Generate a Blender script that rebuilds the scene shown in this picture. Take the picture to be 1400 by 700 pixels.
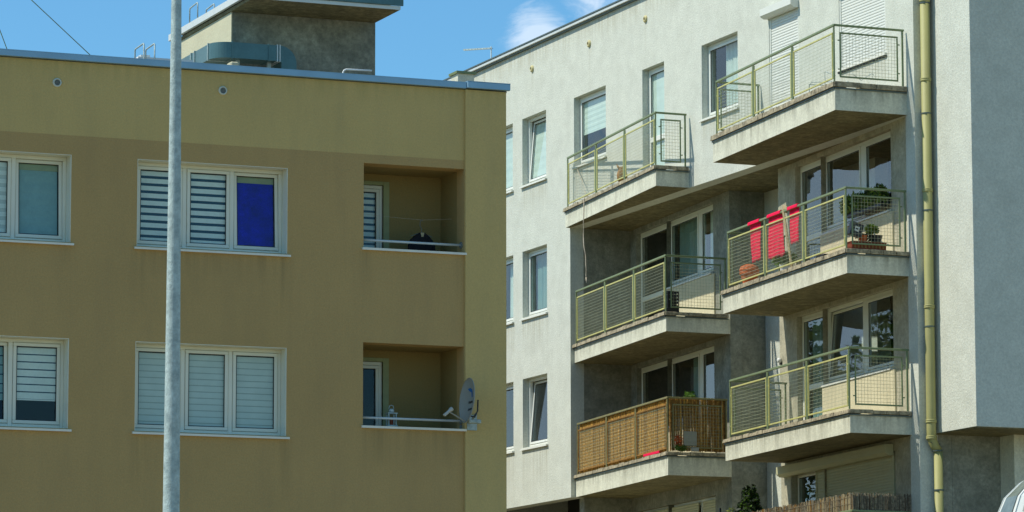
import bpy, math, random
from mathutils import Matrix, Vector
for o in list(bpy.data.objects): bpy.data.objects.remove(o)
random.seed(7)
SC = bpy.context.scene; COL = SC.collection
# ------------------------------------------------------------ camera
F_PX, PITCH, YAW, ROLL = 5393.2, 0.135729, -0.390805, -0.0013646
fw = Vector((-math.sin(YAW)*math.cos(PITCH), math.cos(YAW)*math.cos(PITCH), math.sin(PITCH)))
rt = Vector((math.cos(YAW), math.sin(YAW), 0)); up = rt.cross(fw)
c_, s_ = math.cos(ROLL), math.sin(ROLL)
r2, u2 = c_*rt + s_*up, -s_*rt + c_*up
cd = bpy.data.cameras.new('camera'); cam = bpy.data.objects.new('camera', cd); COL.objects.link(cam)
cam.matrix_world = Matrix(((r2.x, u2.x, -fw.x, 0), (r2.y, u2.y, -fw.y, 0), (r2.z, u2.z, -fw.z, 1.6), (0, 0, 0, 1)))
cd.sensor_width = 36; cd.lens = 36*F_PX/1400; cd.clip_start = 0.5; cd.clip_end = 6000
SC.camera = cam
# ------------------------------------------------------------ light
SUN_DIR = Vector((1, -0.28, -1.29)).normalized()      # direction the light travels
el = math.asin(-SUN_DIR.z); az = math.atan2(-SUN_DIR.x, -SUN_DIR.y)   # towards the sun, from +Y clockwise
W = bpy.data.worlds.new('World'); SC.world = W; W.use_nodes = True
nt = W.node_tree; nt.nodes.clear()
wo = nt.nodes.new('ShaderNodeOutputWorld'); bg = nt.nodes.new('ShaderNodeBackground'); sky = nt.nodes.new('ShaderNodeTexSky')
sky.sky_type = 'NISHITA'; sky.sun_disc = False; sky.sun_elevation = el; sky.sun_rotation = az
sky.air_density = 1.0; sky.dust_density = 0.3; sky.ozone_density = 3.0; sky.altitude = 300
bg.inputs['Strength'].default_value = 0.15
tint = nt.nodes.new('ShaderNodeMix'); tint.data_type = 'RGBA'; tint.blend_type = 'MULTIPLY'
tint.inputs['Factor'].default_value = 1; tint.inputs['B'].default_value = (0.52, 0.88, 1.0, 1)
nt.links.new(sky.outputs[0], tint.inputs['A'])
# soft fair-weather cloud
tc = nt.nodes.new('ShaderNodeTexCoord'); mp = nt.nodes.new('ShaderNodeMapping')
mp.inputs['Scale'].default_value = (1, 1, 1.6); mp.inputs['Location'].default_value = (0.31, 0.12, 0.07)
nt.links.new(tc.outputs['Generated'], mp.inputs[0])
n1 = nt.nodes.new('ShaderNodeTexNoise'); n1.inputs['Scale'].default_value = 60; n1.inputs['Detail'].default_value = 9; n1.inputs['Roughness'].default_value = 0.62; n1.inputs['Distortion'].default_value = 0.4
nt.links.new(mp.outputs[0], n1.inputs['Vector'])
def dir_blob(px, py, rad):
    d = (fw*F_PX + r2*(px-700) - u2*(py-350)).normalized()
    vd = nt.nodes.new('ShaderNodeVectorMath'); vd.operation = 'DISTANCE'; vd.inputs[1].default_value = d
    nt.links.new(tc.outputs['Generated'], vd.inputs[0])
    mr = nt.nodes.new('ShaderNodeMapRange'); mr.inputs[1].default_value = 0; mr.inputs[2].default_value = rad; mr.inputs[3].default_value = 1; mr.inputs[4].default_value = 0
    nt.links.new(vd.outputs['Value'], mr.inputs[0]); return mr
b1 = dir_blob(733, 45, 0.0145); b2 = dir_blob(820, -6, 0.016); b3 = dir_blob(960, -150, 0.045); b4 = dir_blob(200, -420, 0.07)
mx = b1
vd = nt.nodes.new('ShaderNodeVectorMath'); vd.operation = 'DISTANCE'; vd.inputs[1].default_value = Vector((-.36, .92, .16)).normalized()
nt.links.new(tc.outputs['Generated'], vd.inputs[0])
b5 = nt.nodes.new('ShaderNodeMapRange'); b5.inputs[1].default_value = .1; b5.inputs[2].default_value = .6; b5.inputs[3].default_value = 1; b5.inputs[4].default_value = 0
nt.links.new(vd.outputs['Value'], b5.inputs[0])
for b in (b2, b3, b4, b5):
    m_ = nt.nodes.new('ShaderNodeMath'); m_.operation = 'MAXIMUM'; nt.links.new(mx.outputs[0], m_.inputs[0]); nt.links.new(b.outputs[0], m_.inputs[1]); mx = m_
ad = nt.nodes.new('ShaderNodeMath'); ad.operation = 'MULTIPLY_ADD'; ad.inputs[1].default_value = 0.62
nt.links.new(mx.outputs[0], ad.inputs[0]); nt.links.new(n1.outputs['Fac'], ad.inputs[2])
ss = nt.nodes.new('ShaderNodeMapRange'); ss.interpolation_type = 'SMOOTHSTEP'; ss.inputs[1].default_value = 0.76; ss.inputs[2].default_value = 1.10; ss.inputs[4].default_value = 0.5
nt.links.new(ad.outputs[0], ss.inputs[0])
cm = nt.nodes.new('ShaderNodeMix'); cm.data_type = 'RGBA'; cm.inputs['B'].default_value = (7.4, 7.8, 8.2, 1)
nt.links.new(ss.outputs[0], cm.inputs['Factor']); nt.links.new(tint.outputs['Result'], cm.inputs['A'])
nt.links.new(cm.outputs['Result'], bg.inputs['Color']); nt.links.new(bg.outputs[0], wo.inputs[0])
ld = bpy.data.lights.new('sun', 'SUN'); ld.energy = 4.6; ld.angle = math.radians(0.5); ld.color = (1.0, 0.955, 0.83)
lo = bpy.data.objects.new('sun', ld); COL.objects.link(lo); lo.rotation_euler = SUN_DIR.to_track_quat('-Z', 'Y').to_euler(); lo.location = (0, 60, 60)
SC.view_settings.view_transform = 'Standard'; SC.view_settings.look = 'None'; SC.view_settings.gamma = 1; SC.view_settings.use_curve_mapping = False
SC.view_settings.exposure = 0.0
SC.cycles.max_bounces = 8; SC.cycles.transparent_max_bounces = 24

# ------------------------------------------------------------ materials
def material(name, col, rough=0.85, metal=0.0, var=0.12, scale=6.0, bump=0.0, bscale=60.0, dirt_shade=None, dirt_shade_amt=0.0, streak=0.0, spec=0.3, fine=0.0, lowscale=None, trans=0.0, fscale=24, stains=None, stain_col=(0.2, 0.19, 0.14)):
    m = bpy.data.materials.new(name); m.use_nodes = True; t = m.node_tree; t.nodes.clear()
    out = t.nodes.new('ShaderNodeOutputMaterial'); p = t.nodes.new('ShaderNodeBsdfPrincipled')
    p.inputs['Roughness'].default_value = rough; p.inputs['Metallic'].default_value = metal
    p.inputs['Specular IOR Level'].default_value = spec
    g = t.nodes.new('ShaderNodeNewGeometry')
    n = t.nodes.new('ShaderNodeTexNoise'); n.inputs['Scale'].default_value = scale; n.inputs['Detail'].default_value = 6; n.inputs['Roughness'].default_value = 0.6
    t.links.new(g.outputs['Position'], n.inputs['Vector'])
    r = t.nodes.new('ShaderNodeMapRange'); r.inputs[1].default_value = 0.3; r.inputs[2].default_value = 0.7; r.inputs[3].default_value = 1-var; r.inputs[4].default_value = 1+var
    t.links.new(n.outputs['Fac'], r.inputs[0])
    mul = t.nodes.new('ShaderNodeVectorMath'); mul.operation = 'SCALE'; mul.inputs[0].default_value = col; t.links.new(r.outputs[0], mul.inputs['Scale'])
    last = mul.outputs[0]
    if fine:
        nf = t.nodes.new('ShaderNodeTexNoise'); nf.inputs['Scale'].default_value = fscale; nf.inputs['Detail'].default_value = 3; nf.inputs['Roughness'].default_value = 0.75
        t.links.new(g.outputs['Position'], nf.inputs['Vector'])
        rf = t.nodes.new('ShaderNodeMapRange'); rf.inputs[1].default_value = 0.3; rf.inputs[2].default_value = 0.7; rf.inputs[3].default_value = 1-fine; rf.inputs[4].default_value = 1+fine
        t.links.new(nf.outputs['Fac'], rf.inputs[0])
        m2 = t.nodes.new('ShaderNodeVectorMath'); m2.operation = 'SCALE'; t.links.new(last, m2.inputs[0]); t.links.new(rf.outputs[0], m2.inputs['Scale']); last = m2.outputs[0]
    if dirt_shade is not None:
        mpn = t.nodes.new('ShaderNodeMapping'); mpn.inputs['Scale'].default_value = (7, 7, 7) if not streak else (3.2, 3.2, 0.45)
        t.links.new(g.outputs['Position'], mpn.inputs[0])
        dn = t.nodes.new('ShaderNodeTexNoise'); dn.inputs['Scale'].default_value = 1.0 if streak else (lowscale or 0.5); dn.inputs['Detail'].default_value = 7; dn.inputs['Roughness'].default_value = 0.65
        t.links.new(mpn.outputs[0], dn.inputs['Vector'])
        dr = t.nodes.new('ShaderNodeMapRange'); dr.inputs[1].default_value = 0.46; dr.inputs[2].default_value = 0.75; dr.inputs[3].default_value = 0; dr.inputs[4].default_value = dirt_shade_amt
        t.links.new(dn.outputs['Fac'], dr.inputs[0])
        mm = t.nodes.new('ShaderNodeMix'); mm.data_type = 'RGBA'; mm.inputs['B'].default_value = (*dirt_shade, 1)
        t.links.new(dr.outputs[0], mm.inputs['Factor']); t.links.new(last, mm.inputs['A']); last = mm.outputs['Result']
    if stains:       # (axis, lo, hi, z_top, length): runs of dirt washed down from sills and ledges
        def mth(op, a=None, b=None, c=None):
            q = t.nodes.new('ShaderNodeMath'); q.operation = op
            for i, x in enumerate((a, b, c)):
                if x is None: continue
                if isinstance(x, (int, float)): q.inputs[i].default_value = x
                else: t.links.new(x, q.inputs[i])
            return q.outputs[0]
        sx = t.nodes.new('ShaderNodeSeparateXYZ'); t.links.new(g.outputs['Position'], sx.inputs[0]); tot = None
        for ax, lo_, hi_, zt, ln in stains:
            u = sx.outputs[ax]; c = (lo_+hi_)/2; hw = (hi_-lo_)/2
            mu = t.nodes.new('ShaderNodeMapRange'); mu.inputs[1].default_value = hw+.06; mu.inputs[2].default_value = hw-.10; t.links.new(mth('ABSOLUTE', mth('SUBTRACT', u, c)), mu.inputs[0])
            mz = t.nodes.new('ShaderNodeMapRange'); mz.inputs[1].default_value = zt-ln; mz.inputs[2].default_value = zt; t.links.new(sx.outputs[2], mz.inputs[0])
            k = mth('MULTIPLY', mth('MULTIPLY', mu.outputs[0], mz.outputs[0]), mth('LESS_THAN', sx.outputs[2], zt))
            tot = k if tot is None else mth('MAXIMUM', tot, k)
        ms = t.nodes.new('ShaderNodeMapping'); ms.inputs['Scale'].default_value = (11, 11, 0.5); t.links.new(g.outputs['Position'], ms.inputs[0])
        ns = t.nodes.new('ShaderNodeTexNoise'); ns.inputs['Scale'].default_value = 1; ns.inputs['Detail'].default_value = 5; t.links.new(ms.outputs[0], ns.inputs['Vector'])
        rs_ = t.nodes.new('ShaderNodeMapRange'); rs_.inputs[1].default_value = .38; rs_.inputs[2].default_value = .72; rs_.inputs[4].default_value = .75; t.links.new(ns.outputs['Fac'], rs_.inputs[0])
        mq = t.nodes.new('ShaderNodeMix'); mq.data_type = 'RGBA'; mq.inputs['B'].default_value = (*stain_col, 1)
        t.links.new(mth('MULTIPLY', tot, rs_.outputs[0]), mq.inputs['Factor']); t.links.new(last, mq.inputs['A']); last = mq.outputs['Result']
    t.links.new(last, p.inputs['Base Color'])
    if bump:
        bn = t.nodes.new('ShaderNodeTexNoise'); bn.inputs['Scale'].default_value = bscale; bn.inputs['Detail'].default_value = 4
        t.links.new(g.outputs['Position'], bn.inputs['Vector'])
        bp = t.nodes.new('ShaderNodeBump'); bp.inputs['Strength'].default_value = bump; bp.inputs['Distance'].default_value = 0.01
        t.links.new(bn.outputs['Fac'], bp.inputs['Height']); t.links.new(bp.outputs[0], p.inputs['Normal'])
    if trans:
        tr = t.nodes.new('ShaderNodeBsdfTranslucent'); t.links.new(last, tr.inputs['Color'])
        mx_ = t.nodes.new('ShaderNodeMixShader'); mx_.inputs[0].default_value = trans
        t.links.new(p.outputs[0], mx_.inputs[1]); t.links.new(tr.outputs[0], mx_.inputs[2]); t.links.new(mx_.outputs[0], out.inputs[0])
    else: t.links.new(p.outputs[0], out.inputs[0])
    return m
def glass(name, tintc=(0.75, 0.86, 0.88), ior=1.75):
    m = bpy.data.materials.new(name); m.use_nodes = True; t = m.node_tree; t.nodes.clear()
    out = t.nodes.new('ShaderNodeOutputMaterial'); tr = t.nodes.new('ShaderNodeBsdfTransparent'); tr.inputs[0].default_value = (*tintc, 1)
    gl = t.nodes.new('ShaderNodeBsdfGlossy'); gl.inputs['Roughness'].default_value = 0.015; gl.inputs[0].default_value = (0.9, 0.97, 1, 1)
    g0 = t.nodes.new('ShaderNodeNewGeometry'); dt = t.nodes.new('ShaderNodeVectorMath'); dt.operation = 'DOT_PRODUCT'
    t.links.new(g0.outputs['Incoming'], dt.inputs[0]); t.links.new(g0.outputs['Normal'], dt.inputs[1])
    def mth(op, a=None, b=None):
        q = t.nodes.new('ShaderNodeMath'); q.operation = op
        for i, x in enumerate((a, b)):
            if x is None: continue
            if isinstance(x, (int, float)): q.inputs[i].default_value = x
            else: t.links.new(x, q.inputs[i])
        return q.outputs[0]
    F0 = 0.7*((ior-1)/(ior+1))**2
    fr_ = mth('ADD', mth('MULTIPLY', mth('POWER', mth('SUBTRACT', 1.0, mth('ABSOLUTE', dt.outputs['Value'])), 4.0), 1-F0), F0)
    g = t.nodes.new('ShaderNodeNewGeometry'); n = t.nodes.new('ShaderNodeTexNoise'); n.inputs['Scale'].default_value = 1.3; n.inputs['Detail'].default_value = 1
    t.links.new(g.outputs['Position'], n.inputs['Vector'])
    bp = t.nodes.new('ShaderNodeBump'); bp.inputs['Strength'].default_value = 0.25; bp.inputs['Distance'].default_value = 0.02
    t.links.new(n.outputs['Fac'], bp.inputs['Height']); t.links.new(bp.outputs[0], gl.inputs['Normal'])
    mx_ = t.nodes.new('ShaderNodeMixShader'); t.links.new(fr_, mx_.inputs[0]); t.links.new(tr.outputs[0], mx_.inputs[1]); t.links.new(gl.outputs[0], mx_.inputs[2])
    t.links.new(mx_.outputs[0], out.inputs[0]); return m
M = {}
M['olive_up'] = material('olive_plaster_upper', (0.545, 0.40, 0.156), var=0.05, scale=0.6, bump=0.6, bscale=45, fine=0.08, fscale=38, dirt_shade=(0.38, 0.30, 0.14), dirt_shade_amt=0.3, streak=1, stains=[(0, 4, 23.2, 12.54, .35)], stain_col=(.40, .32, .12))
M['olive_lo'] = material('olive_plaster_lower', (0.447, 0.302, 0.121), var=0.06, scale=0.5, bump=0.6, bscale=45, fine=0.09, fscale=38, dirt_shade=(0.32, 0.225, 0.105), dirt_shade_amt=0.3, streak=1, stains=[(0, 17.1, 17.35, 9.73, 1.1), (0, 19.4, 19.65, 9.73, 1.2), (0, 16.0, 16.22, 9.73, 1.0), (0, 20.7, 20.95, 9.9, .9), (0, 22.3, 22.46, 9.9, 1.0), (0, 17.1, 17.4, 6.93, 1), (0, 19.4, 19.65, 6.93, 1.1), (0, 20.75, 22.46, 7.15, .6), (0, 17.1, 19.6, 9.73, .45)], stain_col=(.28, .20, .085))
M['loggia'] = material('olive_plaster_loggia_shaded', (0.29, 0.215, 0.08), var=0.05, scale=0.9, bump=0.6, bscale=45, fine=0.08, fscale=38)  # upper olive paint again, darkened so the loggia shade is in the colour
M['plaster'] = material('pale_grey_plaster', (0.57, 0.585, 0.505), var=0.06, scale=2.5, bump=0.8, bscale=35, fine=0.13, dirt_shade=(0.42, 0.43, 0.36), dirt_shade_amt=0.4, lowscale=0.35, stains=[(1, 75.7, 77.15, 14.46, .8), (1, 72.6, 74.3, 14.46, .7), (1, 66.4, 68.05, 14.46, .7), (1, 75.7, 77.15, 11.6, .8), (1, 75.7, 77.15, 8.83, 1.0), (1, 77.5, 79, 8.83, 1.0), (1, 77.5, 79, 11.6, .8), (1, 60.4, 62.3, 14.4, .5), (1, 70.58, 70.68, 16.9, .9), (1, 73.4, 73.5, 16.9, 1.0), (1, 76.46, 76.56, 16.9, .9), (1, 60, 83, 17.4, .5)], stain_col=(.36, .34, .24))
M['stucco'] = material('weathered_shaded_recess_plaster', (0.26, 0.26, 0.205), var=0.22, scale=4, bump=0.9, bscale=30, fine=0.26, fscale=14, dirt_shade=(0.13, 0.135, 0.10), dirt_shade_amt=0.8, lowscale=0.3)  # mottled plaster; base colour darkened to carry the occlusion of the recess
M['stucco_light'] = material('cream_recess_plaster', (0.43, 0.40, 0.29), var=0.15, scale=4, bump=0.9, bscale=30, fine=0.2, fscale=14, dirt_shade=(0.18, 0.175, 0.13), dirt_shade_amt=0.6, lowscale=0.3)
M['cream'] = material('cream_window_breast', (0.60, 0.54, 0.36), var=0.06, scale=3, bump=0.6, bscale=35, fine=0.08, dirt_shade=(0.35, 0.31, 0.2), dirt_shade_amt=0.4, streak=1)
M['fascia'] = material('balcony_fascia', (0.63, 0.62, 0.49), var=0.08, scale=3, bump=0.6, bscale=40, fine=0.14, dirt_shade=(0.20, 0.19, 0.13), dirt_shade_amt=0.4, streak=1, stains=[(0, 29, 34, 13.66, .3), (0, 29, 34, 10.78, .28), (0, 29, 34, 8.04, .28)], stain_col=(.13, .12, .08))
M['soffit'] = material('stained_soffit_concrete', (0.185, 0.16, 0.08), var=0.3, scale=5, bump=0.9, bscale=25, fine=0.42, fscale=13, dirt_shade=(0.10, 0.085, 0.04), dirt_shade_amt=0.7, lowscale=0.25)
M['coping'] = material('mossy_coping_stone', (0.34, 0.29, 0.19), var=0.4, scale=9, bump=1, bscale=25, fine=0.3, dirt_shade=(0.07, 0.065, 0.045), dirt_shade_amt=0.85, lowscale=1.3)
M['penthouse'] = material('penthouse_cream_render', (0.52, 0.49, 0.34), var=0.05, scale=2, bump=0.6, bscale=30, fine=0.06)
M['penthouse_shaded'] = material('penthouse_shaded_render', (0.255, 0.26, 0.205), var=0.3, scale=1.6, bump=0.9, bscale=30, fine=0.35, fscale=9, dirt_shade=(0.09, 0.10, 0.09), dirt_shade_amt=0.7, lowscale=0.3)  # mottled render, base darkened for the face turned away from the sun
M['flashing'] = material('blue_grey_sheet_metal', (0.26, 0.42, 0.54), rough=0.42, metal=0.35, var=0.08, scale=2, spec=0.5)
M['flash_white'] = material('pale_sheet_metal', (0.62, 0.64, 0.60), rough=0.4, metal=0.2, var=0.05)
M['flash_dark'] = material('dark_sheet_metal', (0.10, 0.13, 0.12), rough=0.5, metal=0.3, var=0.1)
M['duct'] = material('galvanised_duct', (0.085, 0.165, 0.165), rough=0.4, metal=0.35, var=0.14, scale=3, spec=0.5, fine=0.06)
M['galv'] = material('galvanised_steel', (0.42, 0.50, 0.48), rough=0.6, metal=0.25, var=0.12, scale=8, fine=0.2, dirt_shade=(0.13, 0.19, 0.20), dirt_shade_amt=0.6, lowscale=1.6, bump=0.4, bscale=70)
M['upvc'] = material('cream_upvc', (0.70, 0.70, 0.58), rough=0.4, var=0.04, scale=2, spec=0.5)
M['upvc_w'] = material('white_upvc', (0.74, 0.75, 0.68), rough=0.35, var=0.03, scale=2, spec=0.5)
M['sill'] = material('pale_painted_sill', (0.72, 0.71, 0.62), rough=0.45, var=0.08, scale=5, spec=0.5)
M['gasket'] = material('dark_gasket', (0.02, 0.025, 0.025), rough=0.6)
M['glass'] = glass('window_glass', (0.88, 0.95, 0.95), 1.55)
M['blind_light'] = material('blind_opaque_band', (0.80, 0.84, 0.76), rough=0.8, var=0.05, scale=3, fine=0.04, trans=0.15)
M['blind_dark'] = material('blind_sheer_band', (0.012, 0.05, 0.075), rough=0.8, var=0.1, scale=4)
M['blind_mid'] = material('blind_sheer_pale', (0.55, 0.60, 0.54), rough=0.8, var=0.05, scale=4)
M['blind_dim'] = material('blind_sheer_grey', (0.36, 0.41, 0.36), rough=0.8, var=0.05, scale=4)
M['blind_teal'] = material('blind_teal', (0.24, 0.38, 0.36), rough=0.8, var=0.08, scale=5, fine=0.06)
M['blind_blue'] = material('blind_cobalt', (0.004, 0.003, 0.36), rough=0.7, var=0.45, scale=4, fine=0.25, dirt_shade=(.002, .002, .2), dirt_shade_amt=.8, streak=1)  # dark streaks paint fold shading into the blue
M['cassette'] = material('blind_cassette_olive', (0.30, 0.33, 0.17), rough=0.7, var=0.1, scale=4)
M['curtain'] = material('pale_curtain', (0.74, 0.80, 0.68), rough=0.9, var=0.06, scale=4, trans=0.2)
M['curtain_g'] = material('green_grey_curtain', (0.20, 0.30, 0.25), rough=0.9, var=0.1, scale=4)
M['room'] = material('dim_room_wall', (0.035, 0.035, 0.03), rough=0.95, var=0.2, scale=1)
M['rail'] = material('green_painted_steel', (0.18, 0.225, 0.105), rough=0.5, metal=0.1, var=0.12, scale=8, fine=0.1, spec=0.45)
M['panel'] = material('yellow_green_painted_steel', (0.52, 0.49, 0.17), rough=0.5, metal=0.1, var=0.12, scale=8, fine=0.12, spec=0.45)
M['rail_olive'] = material('olive_brown_painted_steel', (0.20, 0.18, 0.075), rough=0.55, var=0.2, scale=8, fine=0.15)
M['wire'] = material('galvanised_wire', (0.36, 0.38, 0.25), rough=0.5, metal=0.3, var=0.1)
M['reed'] = material('golden_reed', (0.62, 0.37, 0.085), trans=0.25, rough=0.8, var=0.45, scale=22, fine=0.3)
M['reed_b'] = material('brown_reed', (0.34, 0.18, 0.045), trans=0.25, rough=0.8, var=0.45, scale=22, fine=0.3)
M['heather'] = material('grey_brushwood', (0.22, 0.185, 0.125), rough=0.9, var=0.55, scale=25, fine=0.35)
M['red'] = material('red_terry', (0.95, 0.010, 0.085), rough=0.95, var=0.1, scale=12, bump=0.6, bscale=90, trans=0.2)
M['terra'] = material('terracotta', (0.55, 0.13, 0.035), rough=0.8, var=0.15, scale=10, fine=0.1)
M['clay'] = material('brown_clay', (0.28, 0.15, 0.045), rough=0.6, var=0.3, scale=20)
M['black'] = material('black_plastic', (0.012, 0.013, 0.015), rough=0.45, var=0.1, spec=0.5)
M['white'] = material('white_plastic', (0.72, 0.73, 0.70), rough=0.4, var=0.04)
M['wood'] = material('bare_timber', (0.42, 0.34, 0.19), rough=0.8, var=0.2, scale=7)
M['leaf'] = material('mid_green_leaf', (0.10, 0.19, 0.025), rough=0.6, var=0.4, scale=6, trans=0.4)
M['leaf_d'] = material('dark_green_leaf', (0.018, 0.032, 0.010), rough=0.6, var=0.4, scale=8)
M['leaf_y'] = material('yellow_green_leaf', (0.20, 0.24, 0.035), rough=0.6, var=0.4, scale=12, trans=0.25)
M['bark'] = material('bark', (0.10, 0.075, 0.05), rough=0.95, var=0.3, scale=8, bump=0.8, bscale=20)
M['pipe'] = material('olive_painted_pipe', (0.36, 0.345, 0.13), rough=0.62, metal=0.0, var=0.06, scale=3, spec=0.5, dirt_shade=(0.22, 0.21, 0.09), dirt_shade_amt=0.5, streak=1)
M['dish'] = material('grey_dish_enamel', (0.30, 0.31, 0.28), rough=0.5, var=0.06, scale=6)
M['receiver'] = material('off_white_plastic', (0.42, 0.43, 0.40), rough=0.5)
M['logo'] = material('blue_print', (0.02, 0.13, 0.36), rough=0.6, var=0.05)
M['ink'] = material('dark_print', (0.03, 0.035, 0.04), rough=0.6, var=0.05)
M['shutter'] = material('cream_shutter_slat', (0.66, 0.67, 0.60), rough=0.45, var=0.03, scale=3, spec=0.4)
M['shutter_y'] = material('straw_shutter_slat', (0.50, 0.48, 0.29), rough=0.5, var=0.05, scale=3)
M['rope'] = material('weathered_rope', (0.55, 0.47, 0.36), rough=0.95, var=0.2, scale=20)
M['cloth'] = material('black_cloth', (0.016, 0.014, 0.016), rough=0.95, var=0.2, scale=10)
M['canvas'] = material('white_canvas', (0.74, 0.78, 0.76), rough=0.8, var=0.04, trans=0.15)
M['pvc'] = material('smoky_pvc', (0.16, 0.20, 0.18), rough=0.2, var=0.2, spec=0.6)
M['cone'] = material('grey_roofing_felt', (0.22, 0.22, 0.20), rough=0.95, var=0.2, scale=3)
M['ground'] = material('pale_paving_and_verge', (0.34, 0.275, 0.165), rough=0.95, var=0.25, scale=0.8, bump=0.5, bscale=10, dirt_shade=(0.09, 0.12, 0.04), dirt_shade_amt=0.8, lowscale=0.02)
M['ring'] = material('cream_vent_cap', (0.55, 0.48, 0.24), rough=0.5, var=0.1)
M['ring_w'] = material('pale_vent_cap', (0.55, 0.58, 0.50), rough=0.5, var=0.05)
M['vent'] = material('vent_grille_grey', (0.17, 0.19, 0.18), rough=0.6, var=0.1)
M['rust'] = material('rust_brown_planter', (0.22, 0.05, 0.02), rough=0.7, var=0.2, scale=12)

# ------------------------------------------------------------ builders
WM = {}                              # world matrix of everything linked
def frame(x, y, ang=0.0, z=0.0): return Matrix.Translation((x, y, z)) @ Matrix.Rotation(ang, 4, 'Z')
I4 = Matrix.Identity(4)
def link(name, data, Wm, parent=None):
    o = bpy.data.objects.new(name, data); COL.objects.link(o); WM[o.name] = Wm.copy()
    if parent is not None:
        o.parent = parent; o.matrix_basis = WM[parent.name].inverted() @ Wm
    else: o.matrix_basis = Wm
    return o
def thing(name, label, cat, loc, group=None, kind=None, ang=0.0):
    o = link(name, None, frame(loc[0], loc[1], ang, loc[2])); o.empty_display_size = 0.3
    tag(o, label, cat, group, kind); return o
def tag(o, label=None, cat=None, group=None, kind=None):
    if label: o['label'] = label
    if cat: o['category'] = cat
    if group: o['group'] = group
    if kind: o['kind'] = kind
    return o
class B:
    def __init__(s): s.v = []; s.f = []; s.m = []
    def add(s, vs, fs, mi=0):
        n = len(s.v); s.v += [tuple(v) for v in vs]; s.f += [tuple(i+n for i in f) for f in fs]; s.m += [mi]*len(fs); return s
    def box(s, x0, x1, y0, y1, z0, z1, mi=0, ch=0.0):
        if x0 > x1: x0, x1 = x1, x0
        if y0 > y1: y0, y1 = y1, y0
        if z0 > z1: z0, z1 = z1, z0
        if ch <= 0:
            return s.add([(x0,y0,z0),(x1,y0,z0),(x1,y1,z0),(x0,y1,z0),(x0,y0,z1),(x1,y0,z1),(x1,y1,z1),(x0,y1,z1)],
                [(0,3,2,1),(4,5,6,7),(0,1,5,4),(1,2,6,5),(2,3,7,6),(3,0,4,7)], mi)
        ch = min(ch, 0.45*min(x1-x0, y1-y0, z1-z0)); vs = []; idx = {}
        X = (x0, x1); Y = (y0, y1); Z = (z0, z1)
        for i in (0, 1):
            for j in (0, 1):
                for k in (0, 1):
                    sx, sy, sz = (1-2*i), (1-2*j), (1-2*k)
                    for a in range(3):
                        p = [X[i]+sx*ch, Y[j]+sy*ch, Z[k]+sz*ch]; p[a] = (X[i], Y[j], Z[k])[a]
                        idx[(i,j,k,a)] = len(vs); vs.append(tuple(p))
        fs = []
        def q(*ks): fs.append(tuple(idx[k] for k in ks))
        for i in (0,1): q((i,0,0,0),(i,1,0,0),(i,1,1,0),(i,0,1,0))
        for j in (0,1): q((0,j,0,1),(1,j,0,1),(1,j,1,1),(0,j,1,1))
        for k in (0,1): q((0,0,k,2),(1,0,k,2),(1,1,k,2),(0,1,k,2))
        for j in (0,1):
            for k in (0,1): q((0,j,k,1),(1,j,k,1),(1,j,k,2),(0,j,k,2))
        for i in (0,1):
            for k in (0,1): q((i,0,k,0),(i,1,k,0),(i,1,k,2),(i,0,k,2))
        for i in (0,1):
            for j in (0,1): q((i,j,0,0),(i,j,1,0),(i,j,1,1),(i,j,0,1))
        for i in (0,1):
            for j in (0,1):
                for k in (0,1): fs.append((idx[(i,j,k,0)], idx[(i,j,k,1)], idx[(i,j,k,2)]))
        return s.add(vs, fs, mi)
    def beam(s, p, q, w, h, mi=0, ch=0.0):
        p, q = Vector(p), Vector(q); d = (q-p); L = d.length; d.normalize()
        side = d.cross(Vector((0,0,1)))
        if side.length < 1e-4: side = Vector((1,0,0))
        side.normalize(); u = side.cross(d)
        t = B().box(0, L, -w/2, w/2, -h/2, h/2, 0, ch)
        return s.add([p + d*a + side*b + u*c for a, b, c in t.v], t.f, mi)
    def tube(s, pts, r, n=8, mi=0, cap=True):
        pts = [Vector(p) for p in pts]; rs = r if isinstance(r, (list, tuple)) else [r]*len(pts)
        vs = []; fs = []; prev = None
        for i, p in enumerate(pts):
            d = (pts[min(i+1, len(pts)-1)] - pts[max(i-1, 0)]).normalized()
            a = Vector((0,0,1)) if abs(d.z) < 0.9 else Vector((1,0,0))
            if prev is None: e1 = d.cross(a).normalized()
            else: e1 = (prev - d*prev.dot(d)).normalized()
            prev = e1; e2 = d.cross(e1)
            for k in range(n):
                t = 2*math.pi*k/n; vs.append(p + e1*math.cos(t)*rs[i] + e2*math.sin(t)*rs[i])
        for i in range(len(pts)-1):
            for k in range(n): fs.append((i*n+k, i*n+(k+1)%n, (i+1)*n+(k+1)%n, (i+1)*n+k))
        if cap: fs.append(tuple(range(n-1, -1, -1))); fs.append(tuple((len(pts)-1)*n+k for k in range(n)))
        return s.add(vs, fs, mi)
    def prism(s, poly, z0, z1, mi=0, mb=None):
        n = len(poly); vs = [(x, y, z0) for x, y in poly] + [(x, y, z1) for x, y in poly]
        s.add(vs, [tuple(range(n, 2*n))] + [(i, (i+1) % n, n+(i+1) % n, n+i) for i in range(n)], mi)
        return s.add([(x, y, z0) for x, y in poly], [tuple(range(n-1, -1, -1))], mi if mb is None else mb)
    def lathe(s, c, prof, n=16, mi=0, axis='z'):
        vs = []; fs = []
        for r, h in prof:
            for k in range(n):
                t = 2*math.pi*k/n; a, b = r*math.cos(t), r*math.sin(t)
                v = (a, b, h) if axis == 'z' else ((h, a, b) if axis == 'x' else (a, h, b))
                vs.append((c[0]+v[0], c[1]+v[1], c[2]+v[2]))
        for i in range(len(prof)-1):
            for k in range(n): fs.append((i*n+k, i*n+(k+1) % n, (i+1)*n+(k+1) % n, (i+1)*n+k))
        return s.add(vs, fs, mi)
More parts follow.
